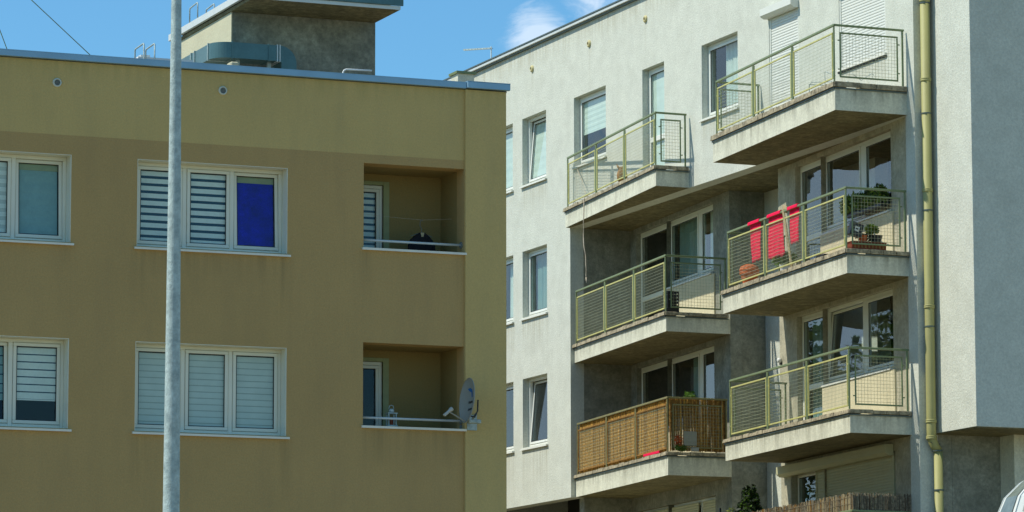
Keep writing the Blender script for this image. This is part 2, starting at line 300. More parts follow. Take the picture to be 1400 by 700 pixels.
    def build(s, name, mats, parent=None, Fm=I4, smooth=False, origin=None, kind=None):
        if origin is None:
            xs = [v[0] for v in s.v]; ys = [v[1] for v in s.v]; zs = [v[2] for v in s.v]
            origin = ((min(xs)+max(xs))/2, (min(ys)+max(ys))/2, min(zs))
        o = Vector(origin); me = bpy.data.meshes.new(name)
        me.from_pydata([tuple(Vector(v)-o) for v in s.v], [], s.f)
        if not isinstance(mats, (list, tuple)): mats = [mats]
        for m in mats: me.materials.append(m)
        for p, mi in zip(me.polygons, s.m): p.material_index = mi; p.use_smooth = smooth
        me.validate(); me.update()
        ob = link(name, me, Fm @ Matrix.Translation(o), parent)
        if kind: ob['kind'] = kind
        return ob

def wall_bm(u0, u1, z0, z1, holes, t, jamb=0, b=None):
    """front at v=0, back at v=t, holes (ua,ub,za,zb) with reveals"""
    b = b or B()
    us = sorted({u0, u1, *[h[0] for h in holes], *[h[1] for h in holes]}); zs = sorted({z0, z1, *[h[2] for h in holes], *[h[3] for h in holes]})
    us = [u for u in us if u0 <= u <= u1]; zs = [z for z in zs if z0 <= z <= z1]
    inside = lambda u, z: any(h[0] < u < h[1] and h[2] < z < h[3] for h in holes)
    for i in range(len(us)-1):
        for k in range(len(zs)-1):
            if inside((us[i]+us[i+1])/2, (zs[k]+zs[k+1])/2): continue
            a, c, d, e = us[i], us[i+1], zs[k], zs[k+1]
            b.add([(a,0,d),(c,0,d),(c,0,e),(a,0,e)], [(0,1,2,3)]); b.add([(a,t,d),(c,t,d),(c,t,e),(a,t,e)], [(3,2,1,0)])
    for ua, ub, za, zb in holes:
        for p, q in (((ua,za),(ua,zb)), ((ub,zb),(ub,za)), ((ub,za),(ua,za)), ((ua,zb),(ub,zb))):
            if (p[0] == q[0] and (p[0] <= u0 or p[0] >= u1)) or (p[1] == q[1] and (p[1] <= z0 or p[1] >= z1)): continue
            b.add([(p[0],0,p[1]),(q[0],0,q[1]),(q[0],t,q[1]),(p[0],t,p[1])], [(0,1,2,3)], jamb)
    for p, q in (((u0,z0),(u1,z0)), ((u1,z0),(u1,z1)), ((u1,z1),(u0,z1)), ((u0,z1),(u0,z0))):
        b.add([(p[0],0,p[1]),(q[0],0,q[1]),(q[0],t,q[1]),(p[0],t,p[1])], [(3,2,1,0)])
    return b

def tilt_m(ua, ub, z0, v0, ang):     # leaf tipped into the room about its bottom edge
    return Matrix.Translation((0, v0, z0)) @ Matrix.Rotation(-ang, 4, 'X') @ Matrix.Translation((0, -v0, -z0))

def window(bld, Fm, u0, u1, z0, z1, lights, rec, mat='upvc', fb=0.055, mull=0.055, sill=True, sill_ext=0.05, label=None, sill_u=None, backing=None):
    """lights: list of dict(a=,b= fractions; tilt=, blind=, door=, z0=)"""
    m = M[mat]; v0 = rec; d = 0.07
    fr = B(); fr.box(u0, u1, v0, v0+d, z1-fb, z1, 0, 0.006)
    zlows = [L.get('z0', z0) for L in lights]
    fr.box(u0, u0+fb, v0, v0+d, zlows[0], z1-fb, 0, 0.006); fr.box(u1-fb, u1, v0, v0+d, zlows[-1], z1-fb, 0, 0.006)
    for i, L in enumerate(lights):
        a = L['a'] if i else u0+fb; b_ = L['b'] if i < len(lights)-1 else u1-fb
        zl = L.get('z0', z0); fr.box(a, b_, v0, v0+d, zl, zl+fb, 0, 0.006)
        if i < len(lights)-1:
            fr.box(L['b'], lights[i+1]['a'], v0, v0+d, min(zl, lights[i+1].get('z0', z0)), z1-fb, 0, 0.006)
    root = fr.build('window', m, bld, Fm)
    if label: root['label'] = label
    for i, L in enumerate(lights):
        a = L['a'] if i else u0+fb; b_ = L['b'] if i < len(lights)-1 else u1-fb
        zl = L.get('z0', z0)+fb; zt = z1-fb; sw = L.get('sw', 0.055); v1 = v0-0.012
        Fs = Fm @ tilt_m(a, b_, zl, v0+0.04, L['tilt']) if L.get('tilt') else Fm
        sb = B(); sb.box(a+.004, b_-.004, v1, v1+.065, zt-sw, zt-.004, 0, 0.006); sb.box(a+.004, b_-.004, v1, v1+.065, zl+.004, zl+sw, 0, 0.006)
        sb.box(a+.004, a+sw, v1, v1+.065, zl+sw, zt-sw, 0, 0.006); sb.box(b_-sw, b_-.004, v1, v1+.065, zl+sw, zt-sw, 0, 0.006)
        if L.get('door'): sb.box(a+sw, b_-sw, v1, v1+.06, zl+L['door'], zl+L['door']+.10, 0, 0.006)
        sb.build('sash', m, root, Fs)
        ga = B(); g = 0.012
        ga.box(a+sw, b_-sw, v1+.012, v1+.02, zt-sw-g, zt-sw); ga.box(a+sw, b_-sw, v1+.012, v1+.02, zl+sw, zl+sw+g)
        ga.box(a+sw, a+sw+g, v1+.012, v1+.02, zl+sw+g, zt-sw-g); ga.box(b_-sw-g, b_-sw, v1+.012, v1+.02, zl+sw+g, zt-sw-g)
        ga.build('gasket', M['gasket'], root, Fs)
        B().add([(a+sw, v1+.03, zl+sw), (b_-sw, v1+.03, zl+sw), (b_-sw, v1+.03, zt-sw), (a+sw, v1+.03, zt-sw)], [(0,1,2,3)]).build('pane', M['glass'], root, Fs)
        bl = L.get('blind')
        if bl: blind(root, Fs if L.get('tilt') and bl[0] != 'curtain' else Fm, a+sw+.002, b_-sw-.002, zl+sw, zt-sw, v1+.05 if bl[0] != 'curtain' else v0+.16, bl)
    if sill:
        su0, su1 = sill_u or (u0-sill_ext, u1+sill_ext)
        sb = B(); zz = max(zlows[-1], z0)
        sb.add([(su0, -.055, zz-.03), (su1, -.055, zz-.03), (su1, v0+.01, zz+.01), (su0, v0+.01, zz+.01), (su0, -.055, zz-.062), (su1, -.055, zz-.062), (su1, v0+.01, zz-.035), (su0, v0+.01, zz-.035)],
               [(0,1,2,3), (7,6,5,4), (4,5,1,0), (5,6,2,1), (6,7,3,2), (7,4,0,3)])
        sb.build('sill', M['sill'], root, Fm)
    return root
def blind(root, Fm, a, b, zl, zt, v, spec):
    k = spec[0]; bb = B()
    if k == 'zebra':            # ('zebra', light, dark, pitch, dark_h, bottom_frac)
        _, lm, dm, pitch, dh, bot = spec; z = zt-0.015; zb = zl+(zt-zl)*bot; lo_ = True
        while z > zb:
            h = (pitch-dh) if lo_ else dh; z2 = max(zb, z-h); off = 0 if lo_ else 0.004
            bb.box(a, b, v+off, v+off+.003, z2, z, 0 if lo_ else 1); z = z2; lo_ = not lo_
        bb.box(a, b, v-.004, v+.010, zb-.018, zb, 0)
        bb.build('roller_blind', [M[lm], M[dm]], root, Fm)
        return
    if k == 'plain':            # ('plain', mat, bottom_frac, cassette_mat)
        _, mm, bot, cas = spec; zb = zl+(zt-zl)*bot; top = zt
        if cas: bb.box(a, b, v-.006, v+.02, zt-.10, zt, 1); top = zt-.10
        n = 22
        vs = []; fs = []
        for i in range(n+1):
            t = i/n; z = top+(zb-top)*t; vs += [(a+.008, v+.003+.003*math.sin(i*1.7), z), (b-.008, v+.003+.003*math.sin(i*1.7+.4), z)]
        for i in range(n): fs.append((2*i, 2*i+1, 2*i+3, 2*i+2))
        bb.add(vs, fs); bb.box(a+.004, b-.004, v-.004, v+.010, zb-.016, zb, 0)
        bb.build('roller_blind', [M[mm], M[cas or mm]], root, Fm); return
    if k == 'curtain':          # ('curtain', mat, a_frac, b_frac)
        _, mm, fa, fb_ = spec; ua = a+(b-a)*fa; ub = a+(b-a)*fb_; n = max(8, int((ub-ua)*60)); vs = []; fs = []
        for i in range(n+1):
            u = ua+(ub-ua)*i/n; w = .028*math.sin(i*1.15)+.012*math.sin(i*2.9+1)
            vs += [(u, v+w, zl-.3), (u+.01*math.sin(i), v+w*.6, zt+.05)]
        for i in range(n): fs.append((2*i, 2*i+2, 2*i+3, 2*i+1))
        bb.add(vs, fs).build('curtain', M[mm], root, Fm, smooth=True); return
def shutter(root_parent, Fm, u0, u1, z0, z1, v, mat, box=None, rails=True, label=None):
    """slatted roller shutter: curtain of interlocking curved slats, guide rails, optional box"""
    b = B(); z = z1; h = 0.052
    prof = [(0, 0), (-.004, -.012), (-.0055, -.026), (-.004, -.040), (0, -.047), (.004, -.0515)]
    while z > z0+1e-3:
        hh = min(h, z-z0); k = hh/h
        for i in range(len(prof)-1):
            (v1, a1), (v2, a2) = prof[i], prof[i+1]
            b.add([(u0, v+v1, z+a1*k), (u1, v+v1, z+a1*k), (u1, v+v2, z+a2*k), (u0, v+v2, z+a2*k)], [(0,3,2,1)])
        z -= hh
    b.box(u0, u1, v-.008, v+.008, z0-.03, z0)
    b.box(u0, u1, v+.012, v+.016, z0, z1)
    root = b.build('roller_shutter', M[mat], root_parent, Fm)
    if label: root['label'] = label
    if rails:
        for a in (u0-.045, u1):
            B().box(a, a+.045, v-.02, v+.03, z0-.03, z1+.02, 0, .004).build('guide_rail', M[mat], root, Fm)
    if box:
        ua, ub, za, zb, va, vb = box
        prof = [(vb, za), (va+.07, za), (va, za+.05), (va, zb), (vb, zb)]
        bb = B(); n = len(prof)
        bb.add([(ua, p, q) for p, q in prof]+[(ub, p, q) for p, q in prof], [tuple(range(n)), tuple(range(2*n-1, n-1, -1))]+[(i, n+i, n+(i+1) % n, (i+1) % n) for i in range(n)])
        bb.build('shutter_box', M[mat], root, Fm)
    return root

# ============================================================ SETTING
g = B(); g.add([(-900,-500,0),(900,-500,0),(900,1500,0),(-900,1500,0)], [(0,1,2,3)])
gd = g.build('ground', M['ground'], origin=(0,0,0)); tag(gd, kind='structure')

# ============================================================ LEFT BUILDING (olive)
YF = 56.5
LB = thing('apartment_building', 'olive rendered apartment block with shuttered windows, recessed loggias and blue metal roof edging', 'building', (12, 60, 0))
FL = frame(0, YF)
WZ = [(9.79, 11.115), (7.0, 8.345)]; LZ = [(9.95, 11.272), (7.2, 8.485)]
XW = [(17.17, 19.565), (13.72, 16.14), (10.2, 12.6)]
LX = (20.805, 22.47)
holes = [(a, b_, z0, z1) for a, b_ in XW for z0, z1 in WZ] + [(LX[0], LX[1], z0, z1) for z0, z1 in LZ]
wl = wall_bm(4, 22.478, 0, 11.41, holes, 0.30)
wl.build('lower_wall', M['olive_lo'], LB, FL)
wall_bm(4, 22.478, 11.41, 12.53, [], 0.30).build('upper_wall', M['olive_up'], LB, FL)
B().box(22.478, 23.165, -.045, .3, 0, 12.53, 0, .004).build('corner_pilaster', M['olive_up'], LB, FL)
# pale painted reveals lining each window opening
for a, b_ in XW:
    for z0, z1 in WZ:
        r = B(); t = .008
        for vs in ([(a,0,z0),(a,.3,z0),(a,.3,z1),(a,0,z1)],):
            r.box(a, a+t, .002, .3, z0, z1); r.box(b_-t, b_, .002, .3, z0, z1); r.box(a+t, b_-t, .002, .3, z1-t, z1)
        r.build('window_reveal', M['upvc'], LB, FL)
# loggias: recess boxes
for i, (z0, z1) in enumerate(LZ):
    b = B(); x0, x1 = LX; dp = 1.0; zf = z0-1.0
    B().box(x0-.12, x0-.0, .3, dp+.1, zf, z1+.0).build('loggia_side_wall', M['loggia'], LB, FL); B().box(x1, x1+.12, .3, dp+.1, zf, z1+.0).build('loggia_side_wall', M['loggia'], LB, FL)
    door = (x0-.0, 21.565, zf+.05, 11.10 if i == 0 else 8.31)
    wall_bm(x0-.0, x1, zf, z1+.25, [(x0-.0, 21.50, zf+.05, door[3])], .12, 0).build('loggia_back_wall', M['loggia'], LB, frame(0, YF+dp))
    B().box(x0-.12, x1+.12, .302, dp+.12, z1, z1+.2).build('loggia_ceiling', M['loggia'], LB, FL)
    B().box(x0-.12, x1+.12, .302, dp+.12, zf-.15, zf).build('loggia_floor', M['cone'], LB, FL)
    w = window(LB, frame(0, YF+dp), 20.72, 21.50, zf+.05, door[3], [dict(a=20.775, b=21.445, blind=(('zebra', 'blind_light', 'blind_dark', .103, .037, .02) if i == 0 else None))], .03, sill=False)
    B().box(21.50, 21.60, -.012, .03, zf+.05, door[3]+.06, 0, .004).box(20.72, 21.50, -.012, .03, door[3], door[3]+.06, 0, .004).build('door_surround', M['cassette'], LB, frame(0, YF+dp))
    # ledge and handrail
    B().add([(x0-.03, -.05, z0+.0), (x1+.03, -.05, z0+.0), (x1+.0, .34, z0+.03), (x0, .34, z0+.03), (x0-.03, -.05, z0-.035), (x1+.03, -.05, z0-.035), (x1, .34, z0-.01), (x0, .34, z0-.01)],
            [(0,1,2,3), (7,6,5,4), (4,5,1,0), (5,6,2,1), (6,7,3,2), (7,4,0,3)]).build('loggia_ledge', M['sill'], LB, FL)
    hr = B().tube([(x0+.0, .10, z0+.135), (x1-.005, .10, z0+.135)], .019, 10).build('loggia_handrail', M['flash_white'], LB, FL, smooth=True)
    B().lathe((x1-.012, .10, z0+.135), [(.0, -.01), (.05, -.01), (.05, .012), (0, .012)], 12, 0, 'x').build('rail_flange', M['vent'], hr, FL)
    if i == 1:
        B().lathe((x1-.012, .10, z0+.045), [(.0, -.01), (.03, -.01), (.03, .012), (0, .012)], 12, 0, 'x').build('rail_flange', M['vent'], hr, FL)
ZB = ('zebra', 'blind_light', 'blind_dark', .113, .043, .0)
ZP = ('zebra', 'blind_light', 'blind_mid', .125, .06, .0)
ZP2 = ('zebra', 'blind_mid', 'blind_dim', .095, .014, .0)
def lwin(xw, zw, specs, tilts, label=None):
    (a, b_), (z0, z1) = xw, zw; a += .008; b_ -= .008; wd = (b_-a-2*.055); L = []
    c1 = a+.055+wd/3; c2 = a+.055+2*wd/3
    ed = [(a+.055, c1-.035), (c1+.035, c2-.035), (c2+.035, b_-.055)]
    for k in range(3): L.append(dict(a=ed[k][0], b=ed[k][1], blind=specs[k], tilt=tilts[k]))
    window(LB, FL, a, b_, z0+.01, z1-.008, L, .235, sill_ext=.05, label=label)
lwin(XW[0], WZ[0], [ZB, ZB, ('plain', 'blind_blue', .0, 'cassette')], [0, 0, .05], 'three-light window, striped blinds and one cobalt blue blind')
lwin(XW[0], WZ[1], [ZP2, ZP2, ZP2], [0, 0, 0], 'three-light window with pale striped blinds all down')
lwin(XW[1], WZ[0], [ZP, ZP, ('plain', 'blind_teal', .02, 'cassette')], [0, 0, .05])
lwin(XW[1], WZ[1], [ZP, ('zebra', 'blind_teal', 'blind_dark', .14, .02, .28), ('zebra', 'blind_light', 'blind_dark', .112, .018, .29)], [0, .05, 0])
lwin(XW[2], WZ[0], [ZP]*3, [0]*3); lwin(XW[2], WZ[1], [ZP]*3, [0]*3)
# roof edge, roof, other walls
rf = B(); rf.box(4, 22.487, -.075, -.01, 12.54, 12.635, 0, .006).box(4, 22.487, -.075, .32, 12.628, 12.642).build('roof_flashing', M['flashing'], LB, FL)
x = 4.2
B().box(22.489, 23.21, -.115, -.05, 12.545, 12.652, 0, .006).box(22.489, 23.21, -.115, .32, 12.642, 12.656).build('roof_flashing', M['flashing'], LB, FL)
B().box(3.9, 23.2, .02, .3, 12.53, 12.625).build('parapet', M['cone'], LB, FL)
B().box(4, 23.1, .3, 12.3, 12.1, 12.3).build('roof', M['cone'], LB, FL)
B().box(23.0, 23.165, .3, 12.5, 0, 12.6).build('end_wall', M['olive_up'], LB, FL)
B().box(4, 4.2, .3, 12.5, 0, 12.6).build('end_wall', M['olive_lo'], LB, FL)
B().box(4.2, 23.0, 12.3, 12.5, 0, 12.6).build('rear_wall', M['olive_lo'], LB, FL)
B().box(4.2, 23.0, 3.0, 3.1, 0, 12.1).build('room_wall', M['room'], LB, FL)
# round vents
for px_, pz in ((15.898, 12.196), (18.508, 12.249), (12.9, 12.19)):
    v = B().lathe((px_, 0, pz), [(.045, -.02), (.05, -.028), (.066, -.022), (.07, 0)], 20, 0, 'y').build('air_vent', M['ring_w'], LB, FL, smooth=True)
    gb = B().lathe((px_, 0, pz), [(0, -.012), (.046, -.012)], 20, 0, 'y')
    for k in range(-3, 4): gb.box(px_-.04, px_+.04, -.018, -.012, pz+k*.012-.002, pz+k*.012+.002)
    gb.build('vent_grille', M['vent'], v, FL)
# stair head house on the roof
y0, y1, x0, x1 = 62.0, 65.05, 20.45, 23.03
PH = B().box(x0+.02, x1, y0+.0, y0+.2, 12.3, 14.64).build('stair_house_front_wall', M['penthouse_shaded'], LB)
B().box(x0, x0+.018, y0-.003, y0+.2, 12.3, 14.64).box(x0, x0+.2, y0+.202, y1, 12.3, 14.64).build('stair_house_side_wall', M['penthouse'], LB)
B().box(x1-.2, x1-.003, y0+.2, y1, 12.3, 14.64).build('stair_house_side_wall', M['penthouse_shaded'], LB)
rfp = B().box(x0-.025, x1+.0, 60.82, y1+.12, 14.642, 14.70, 0, .004)
rfp = rfp.build('stair_house_roof', [M['soffit']], LB)
B().box(x0-.03, x1+.005, 60.80, 60.818, 14.645, 14.705).build('roof_edge_strip', M['flash_white'], rfp)
b = B(); b.box(x0-.075, x1+.045, 60.765, 60.80, 14.708, 14.83, 0, .004); b.build('roof_edge_flashing', M['duct'], rfp)
b = B(); b.box(x0-.085, x0-.03, 60.80, y1+.2, 14.708, 14.825, 0, .004); b.build('roof_edge_flashing', M['flash_white'], rfp)
b = B(); b.box(x0-.02, x1+.04, 60.80, y1+.2, 14.83, 14.85); b.build('roof_cover', M['cone'], rfp)
# ventilation duct bending round the stair house
def duct():
    zt, zb_, yf, yb = 13.985, 13.72, 61.3, 61.72; r = .31; xs = 20.24
    path = [(xs-r, 66.0), (xs-r, yf+r)]
    outer = [(xs-r, 66.0)] + [(xs-r*math.sin(a), yf+r-r*math.cos(a)) for a in [math.pi/2*(1-k/10) for k in range(11)]] + [(21.07, yf)]
    wdt = yb-yf
    inner = [(xs-r+.42, 66.0)] + [(xs-r+.42+.0*k, yb) for k in (0,)] + [(21.07, yb)]
    b = B(); vs = [(x, y, z) for z in (zb_, zt) for x, y in outer]; n = len(outer)
    b.add(vs, [(i, i+1, n+i+1, n+i) for i in range(n-1)])
    for z in (zb_, zt):
        pts = [(x, y, z) for x, y in outer] + [(x, y, z) for x, y in reversed(inner)]
        b.add(pts, [tuple(range(len(pts)))])
    b.add([(x, y, z) for z in (zb_, zt) for x, y in inner], [(i, i+1, 3+i+1, 3+i) for i in range(2)])
    d = b.build('ventilation_duct', M['duct'], LB)
    b = B(); cx, cz = 21.10, zt-.30; n = 10      # elbow turning down into the roof
    for k in range(n):
        a0, a1 = math.pi/2*k/n, math.pi/2*(k+1)/n
        p = lambda a, rr: (21.07+rr*math.sin(a), cz+rr*math.cos(a))
        (ax, az_), (bx, bz) = p(a0, .30), p(a1, .30); (cx_, zc0), (dx, dz) = p(a0, .035), p(a1, .035)
        b.add([(ax,yf,az_),(bx,yf,bz),(bx,yb,bz),(ax,yb,az_),(cx_,yf,zc0),(dx,yf,dz),(dx,yb,dz),(cx_,yb,zc0)], [(0,1,2,3),(4,7,6,5),(0,4,5,1),(3,2,6,7)])
    b.box(21.07+.035, 21.07+.30, yf, yb, 12.35, cz)
    b.build('duct_elbow', M['duct'], d)
    for x in (20.24, 20.88, 21.03, 21.075):
        B().box(x-.008, x+.008, yf-.012, yb, zb_-.012, zt+.012).build('duct_flange', M['flash_white'] if x > 20.9 else M['duct'], d)
    for y in (yf+r+.02, yf+r+.75, yf+r+.95):
        B().box(xs-r-.014, xs-r+.42, y-.008, y+.02, zb_-.014, zt+.014).build('duct_flange', M['galv'], d)
    for (x, y) in ((20.4, 61.5), (20.95, 61.5)):
        B().box(x-.03, x+.03, y-.03, y+.03, 12.3, zb_).build('duct_support', M['galv'], d)
duct()
# ladder hoops standing on the parapet, and roof furniture
def hoop(px_, ya, yb, za, zb_, base):
    return B().tube([(px_, ya, base), (px_, ya, za-.03), (px_, ya-.02, za-.005), (px_, yb+.03, zb_), (px_, yb, zb_-.02), (px_, yb, base)], .012, 8)
hoop(17.50, 57.79, 57.32, 13.05, 13.06, 12.3).build('ladder_handrail', M['galv'], LB, smooth=True)
hoop(17.66, 57.75, 57.28, 13.05, 13.06, 12.3).build('ladder_handrail', M['galv'], LB, smooth=True)
for xx in (20.45, 20.75):
    hoop(xx, 64.3, 63.85, 15.13, 15.15, 14.85).build('ladder_handrail', M['galv'], LB, smooth=True)
B().box(17.62, 18.3, 58.0, 58.9, 12.3, 12.94).box(17.6, 18.5, 57.95, 59.2, 12.94, 12.97).build('roof_hatch', [M['white']], LB)
B().box(17.75, 17.9, 58.3, 58.5, 12.97, 13.07).box(17.9, 18.45, 58.35, 58.5, 12.99, 13.04).build('hatch_handle', M['flash_white'], LB)
B().box(20.12, 20.26, 61.0, 61.25, 12.3, 13.60, 0, .02).build('roof_plinth', M['penthouse'], LB)
B().tube([(20.73, 57.25, 12.5), (20.73, 57.25, 12.82), (20.75, 57.25, 12.85), (20.78, 57.25, 12.865), (21.19, 57.2, 12.865)], .014, 8).build('roof_tube_rail', M['white'], LB, smooth=True)
# small boxed chimney at the roof end
ch = B().box(22.96, 23.24, 58.0, 58.3, 12.3, 13.08).build('chimney_box', M['fascia'], LB)
B().box(22.93, 23.27, 57.97, 58.33, 13.08, 13.12).build('chimney_cap', M['rail'], ch)

# satellite dish ----------------------------------------------------------
def dish():
    cx, cy, cz = 22.33, 56.02, 7.60
    R = thing('satellite_dish', 'grey satellite dish with small blue logo, bracketed beside the lower loggia', 'satellite dish', (22.5, 56.42, 7.28))
    Dm = Matrix.Translation((cx, cy, cz)) @ Matrix.Rotation(math.radians(-1), 4, 'Z') @ Matrix.Rotation(math.radians(5), 4, 'Y')
    b = B(); n = 40; pr = [(t/8, ) for t in range(9)]
    prof = [(.345*k/8, .075*(1-(k/8)**2)) for k in range(9)]   # bowl opening towards -x
    prof = [(r, h) for r, h in prof]
    vs = []; fs = []
    for r, h in prof:
        for k in range(n):
            t = 2*math.pi*k/n; vs.append((h, r*.92*math.cos(t), r*math.sin(t)))
    for i in range(len(prof)-1):
        for k in range(n): fs.append((i*n+k, i*n+(k+1) % n, (i+1)*n+(k+1) % n, (i+1)*n+k))
    b.add(vs, fs)
    rim = [(0, .345*.92*math.cos(2*math.pi*k/n), .345*math.sin(2*math.pi*k/n)) for k in range(n+1)]
    b.tube(rim, .007, 6)
    b.build('reflector', M['dish'], R, Dm, smooth=True)
    # flat print on the bowl: blue pennant shape and two short dark words
    def pt(yy, zz): return ((.075*(1-((yy/.92)**2+zz**2)/.345**2))-.004, yy, zz)
    L = B()
    for poly in ([(-.11,.19),(-.02,.20),(.05,.17),(.06,.13),(-.03,.14),(-.07,.155)], [(.0,.15),(.06,.14),(.05,.06),(.01,.05)]):
        L.add([pt(-a, c) for a, c in poly], [tuple(range(len(poly)))])
    L.build('printed_logo', M['logo'], R, Dm)
    T = B()
    for z in (.0, -.115):
        yy = .10 if z == 0 else .075
        for gl in range(4):
            w = .035; a = yy-gl*.043
            T.add([pt(a, z), pt(a-.011, z), pt(a-.011, z-.035), pt(a, z-.035)], [(0,1,2,3)])
            if gl % 2 == 0: T.add([pt(a, z), pt(a-w, z), pt(a-w, z-.010), pt(a, z-.010)], [(0,1,2,3)])
            else: T.add([pt(a, z-.013), pt(a-w, z-.013), pt(a-w, z-.024), pt(a, z-.024)], [(0,1,2,3)])
            T.add([pt(a-.024, z), pt(a-w, z), pt(a-w, z-.035), pt(a-.024, z-.035)], [(0,1,2,3)])
    T.build('printed_words', M['ink'], R, Dm)
    bt = Dm @ Vector((.02, 0, -.335)); ln = Vector((22.00, 55.95, 7.41))
    B().beam(bt, ln, .016, .020, 0, .003).build('feed_arm', M['dish'], R)
    Lm = Matrix.Translation(ln) @ Matrix.Rotation(math.radians(50), 4, 'Y')
    lb = B(); lb.lathe((0,0,0), [(0,.02),(.028,.02),(.034,.045),(.034,.075),(.0,.08)], 14); lb.lathe((0,0,0), [(0,-.09),(.022,-.085),(.024,.02)], 12)
    lb.box(-.02, .02, -.028, .03, -.1, -.03, 0, .006)
    lb.build('receiver_head', M['receiver'], R, Lm, smooth=False)
    B().tube([(22.36, 56.05, 7.37), (22.47, 56.05, 7.35), (22.525, 56.07, 7.45), (22.535, 56.08, 7.62)], .012, 8).build('bracket', M['black'], R, smooth=True)
    B().tube([(22.50, 56.08, 7.40), (22.56, 56.46, 7.30)], .018, 8).box(22.50, 22.66, 56.43, 56.454, 7.18, 7.42, 0, .004).box(22.36, 22.56, 56.0, 56.12, 7.25, 7.31, 0, .01).build('wall_mount', M['galv'], R)
dish()
# dark jacket on a hanger on a line in the upper loggia
def jacket():
    cx, cy, zt = 21.96, 57.02, 10.27
    ln = B().tube([(20.83, 57.02, 10.56), (21.6, 57.02, 10.525), (21.96, 57.02, 10.512), (22.465, 57.02, 10.555)], .0016, 5)
    tag(ln.build('clothes_line', M['rope']), 'thin clothes line across the upper loggia of the olive block', 'line')
    R = thing('jacket', 'black jacket on a wire hanger inside the upper loggia', 'jacket', (cx, cy, 9.9))
    prof = [(-.27,-.20),(-.24,-.11),(-.14,-.02),(-.05,.05),(-.02,.04),(.02,.04),(.05,.05),(.14,-.02),(.24,-.11),(.28,-.20),(.29,-.50),(.20,-.52),(.19,-.2),(.17,-.62),(-.17,-.62),(-.18,-.2),(-.19,-.52),(-.28,-.50)]
    b = B(); n = len(prof); k = .8
    fr = [(cx+x*k, cy-.05 if abs(x) < .2 else cy-.02, zt+z*k) for x, z in prof]; bk = [(cx+x*k, cy+.06 if abs(x) < .2 else cy+.03, zt+z*k) for x, z in prof]
    b.add(fr+bk, [tuple(range(n)), tuple(range(2*n-1, n-1, -1))]+[(i, n+i, n+(i+1) % n, (i+1) % n) for i in range(n)])
    b.build('jacket_body', M['cloth'], R)
    B().add([(cx-.035, cy-.054, zt+.035), (cx+.03, cy-.054, zt+.035), (cx+.012, cy-.054, zt-.03), (cx-.02, cy-.054, zt-.03)], [(0,1,2,3)]).build('collar_label', M['wood'], R)
    pts = [(cx, cy, zt+.03), (cx, cy, zt+.11), (cx-.025, cy, zt+.15), (cx-.02, cy, zt+.22), (cx, cy, zt+.25), (cx+.018, cy, zt+.225)]
    B().tube(pts, .005, 6).tube([(cx-.18, cy, zt-.02), (cx, cy, zt+.05), (cx+.18, cy, zt-.02)], .005, 6).build('hanger', M['vent'], R)
jacket()
# small lantern beside the lower loggia door
R = thing('lantern', 'small pale lantern standing behind the lower loggia rail', 'lantern', (21.36, 56.74, 7.21))
b = B(); 
for (a, c) in ((-.06,-.05),(.06,-.05),(-.06,.05),(.06,.05)): b.box(21.36+a-.008, 21.36+a+.008, 56.74+c-.008, 56.74+c+.008, 7.235, 7.42)
b.box(21.28, 21.44, 56.67, 56.81, 7.225, 7.245).box(21.28, 21.44, 56.67, 56.81, 7.42, 7.435).box(21.32, 21.40, 56.70, 56.78, 7.435, 7.50, 0, .02)
b.tube([(21.32,56.74,7.5),(21.33,56.74,7.545),(21.36,56.74,7.555),(21.39,56.74,7.545),(21.40,56.74,7.5)], .006, 6).build('lantern_frame', M['galv'], R)
B().lathe((21.36, 56.74, 7.245), [(0,0),(.03,0),(.03,.1),(0,.1)], 12).build('candle', M['rust'], R)

# guy wires of a mast
for i, (p, q, lb_) in enumerate((((17.256, 58, 12.6), (15.4, 58, 14.156), 'thin guy wire slanting up from the roof edge, longer of two at left'), ((15.66, 58, 12.6), (14.71, 58, 14.94), 'thin guy wire at the top left corner, shorter of two'))):
    d = (Vector(q)-Vector(p)).normalized()
    tag(B().tube([p, Vector(p)+d*2.8], .007, 6).build('guy_wire', M['rail']), lb_, 'wire', 'guy wires over the olive roof')

# ============================================================ LAMP POST
LP = thing('lamp_post', 'tall tapering galvanised steel lamp post in front of the olive block', 'lamp post', (9.43, 30, 0))
cx, cy = 9.428, 30.0
b = B(); zs = [0.12, 1.5, 3.83, 6, 7.97, 9.5, 11]; rs = [.098-.0, .093, .0665, .0535, .0405, .036, .032]
rs = [.096, .086, .0672, .0535, .0412, .036, .032]
b.tube([(cx, cy, z) for z in zs], rs, 28); b.build('post', M['galv'], LP, smooth=True)
b = B().box(cx-.2, cx+.2, cy-.2, cy+.2, 0.0, .02, 0, .004).lathe((cx, cy, 0), [(.13,.02),(.12,.12),(.1,.14)], 20); b.build('base_plate', M['galv'], LP)
b = B().box(cx-.06, cx+.06, cy-.105, cy-.08, .6, 1.1, 0, .004); b.build('access_door', M['galv'], LP)
b = B().tube([(cx, cy, 11), (cx, cy-.3, 11.35), (cx, cy-1.4, 11.5)], [.032,.03,.028], 12); b.build('arm', M['galv'], LP, smooth=True)
b = B().box(cx-.15, cx+.15, cy-2.1, cy-1.35, 11.44, 11.58, 0, .04); b.build('lamp_head', M['vent'], LP)

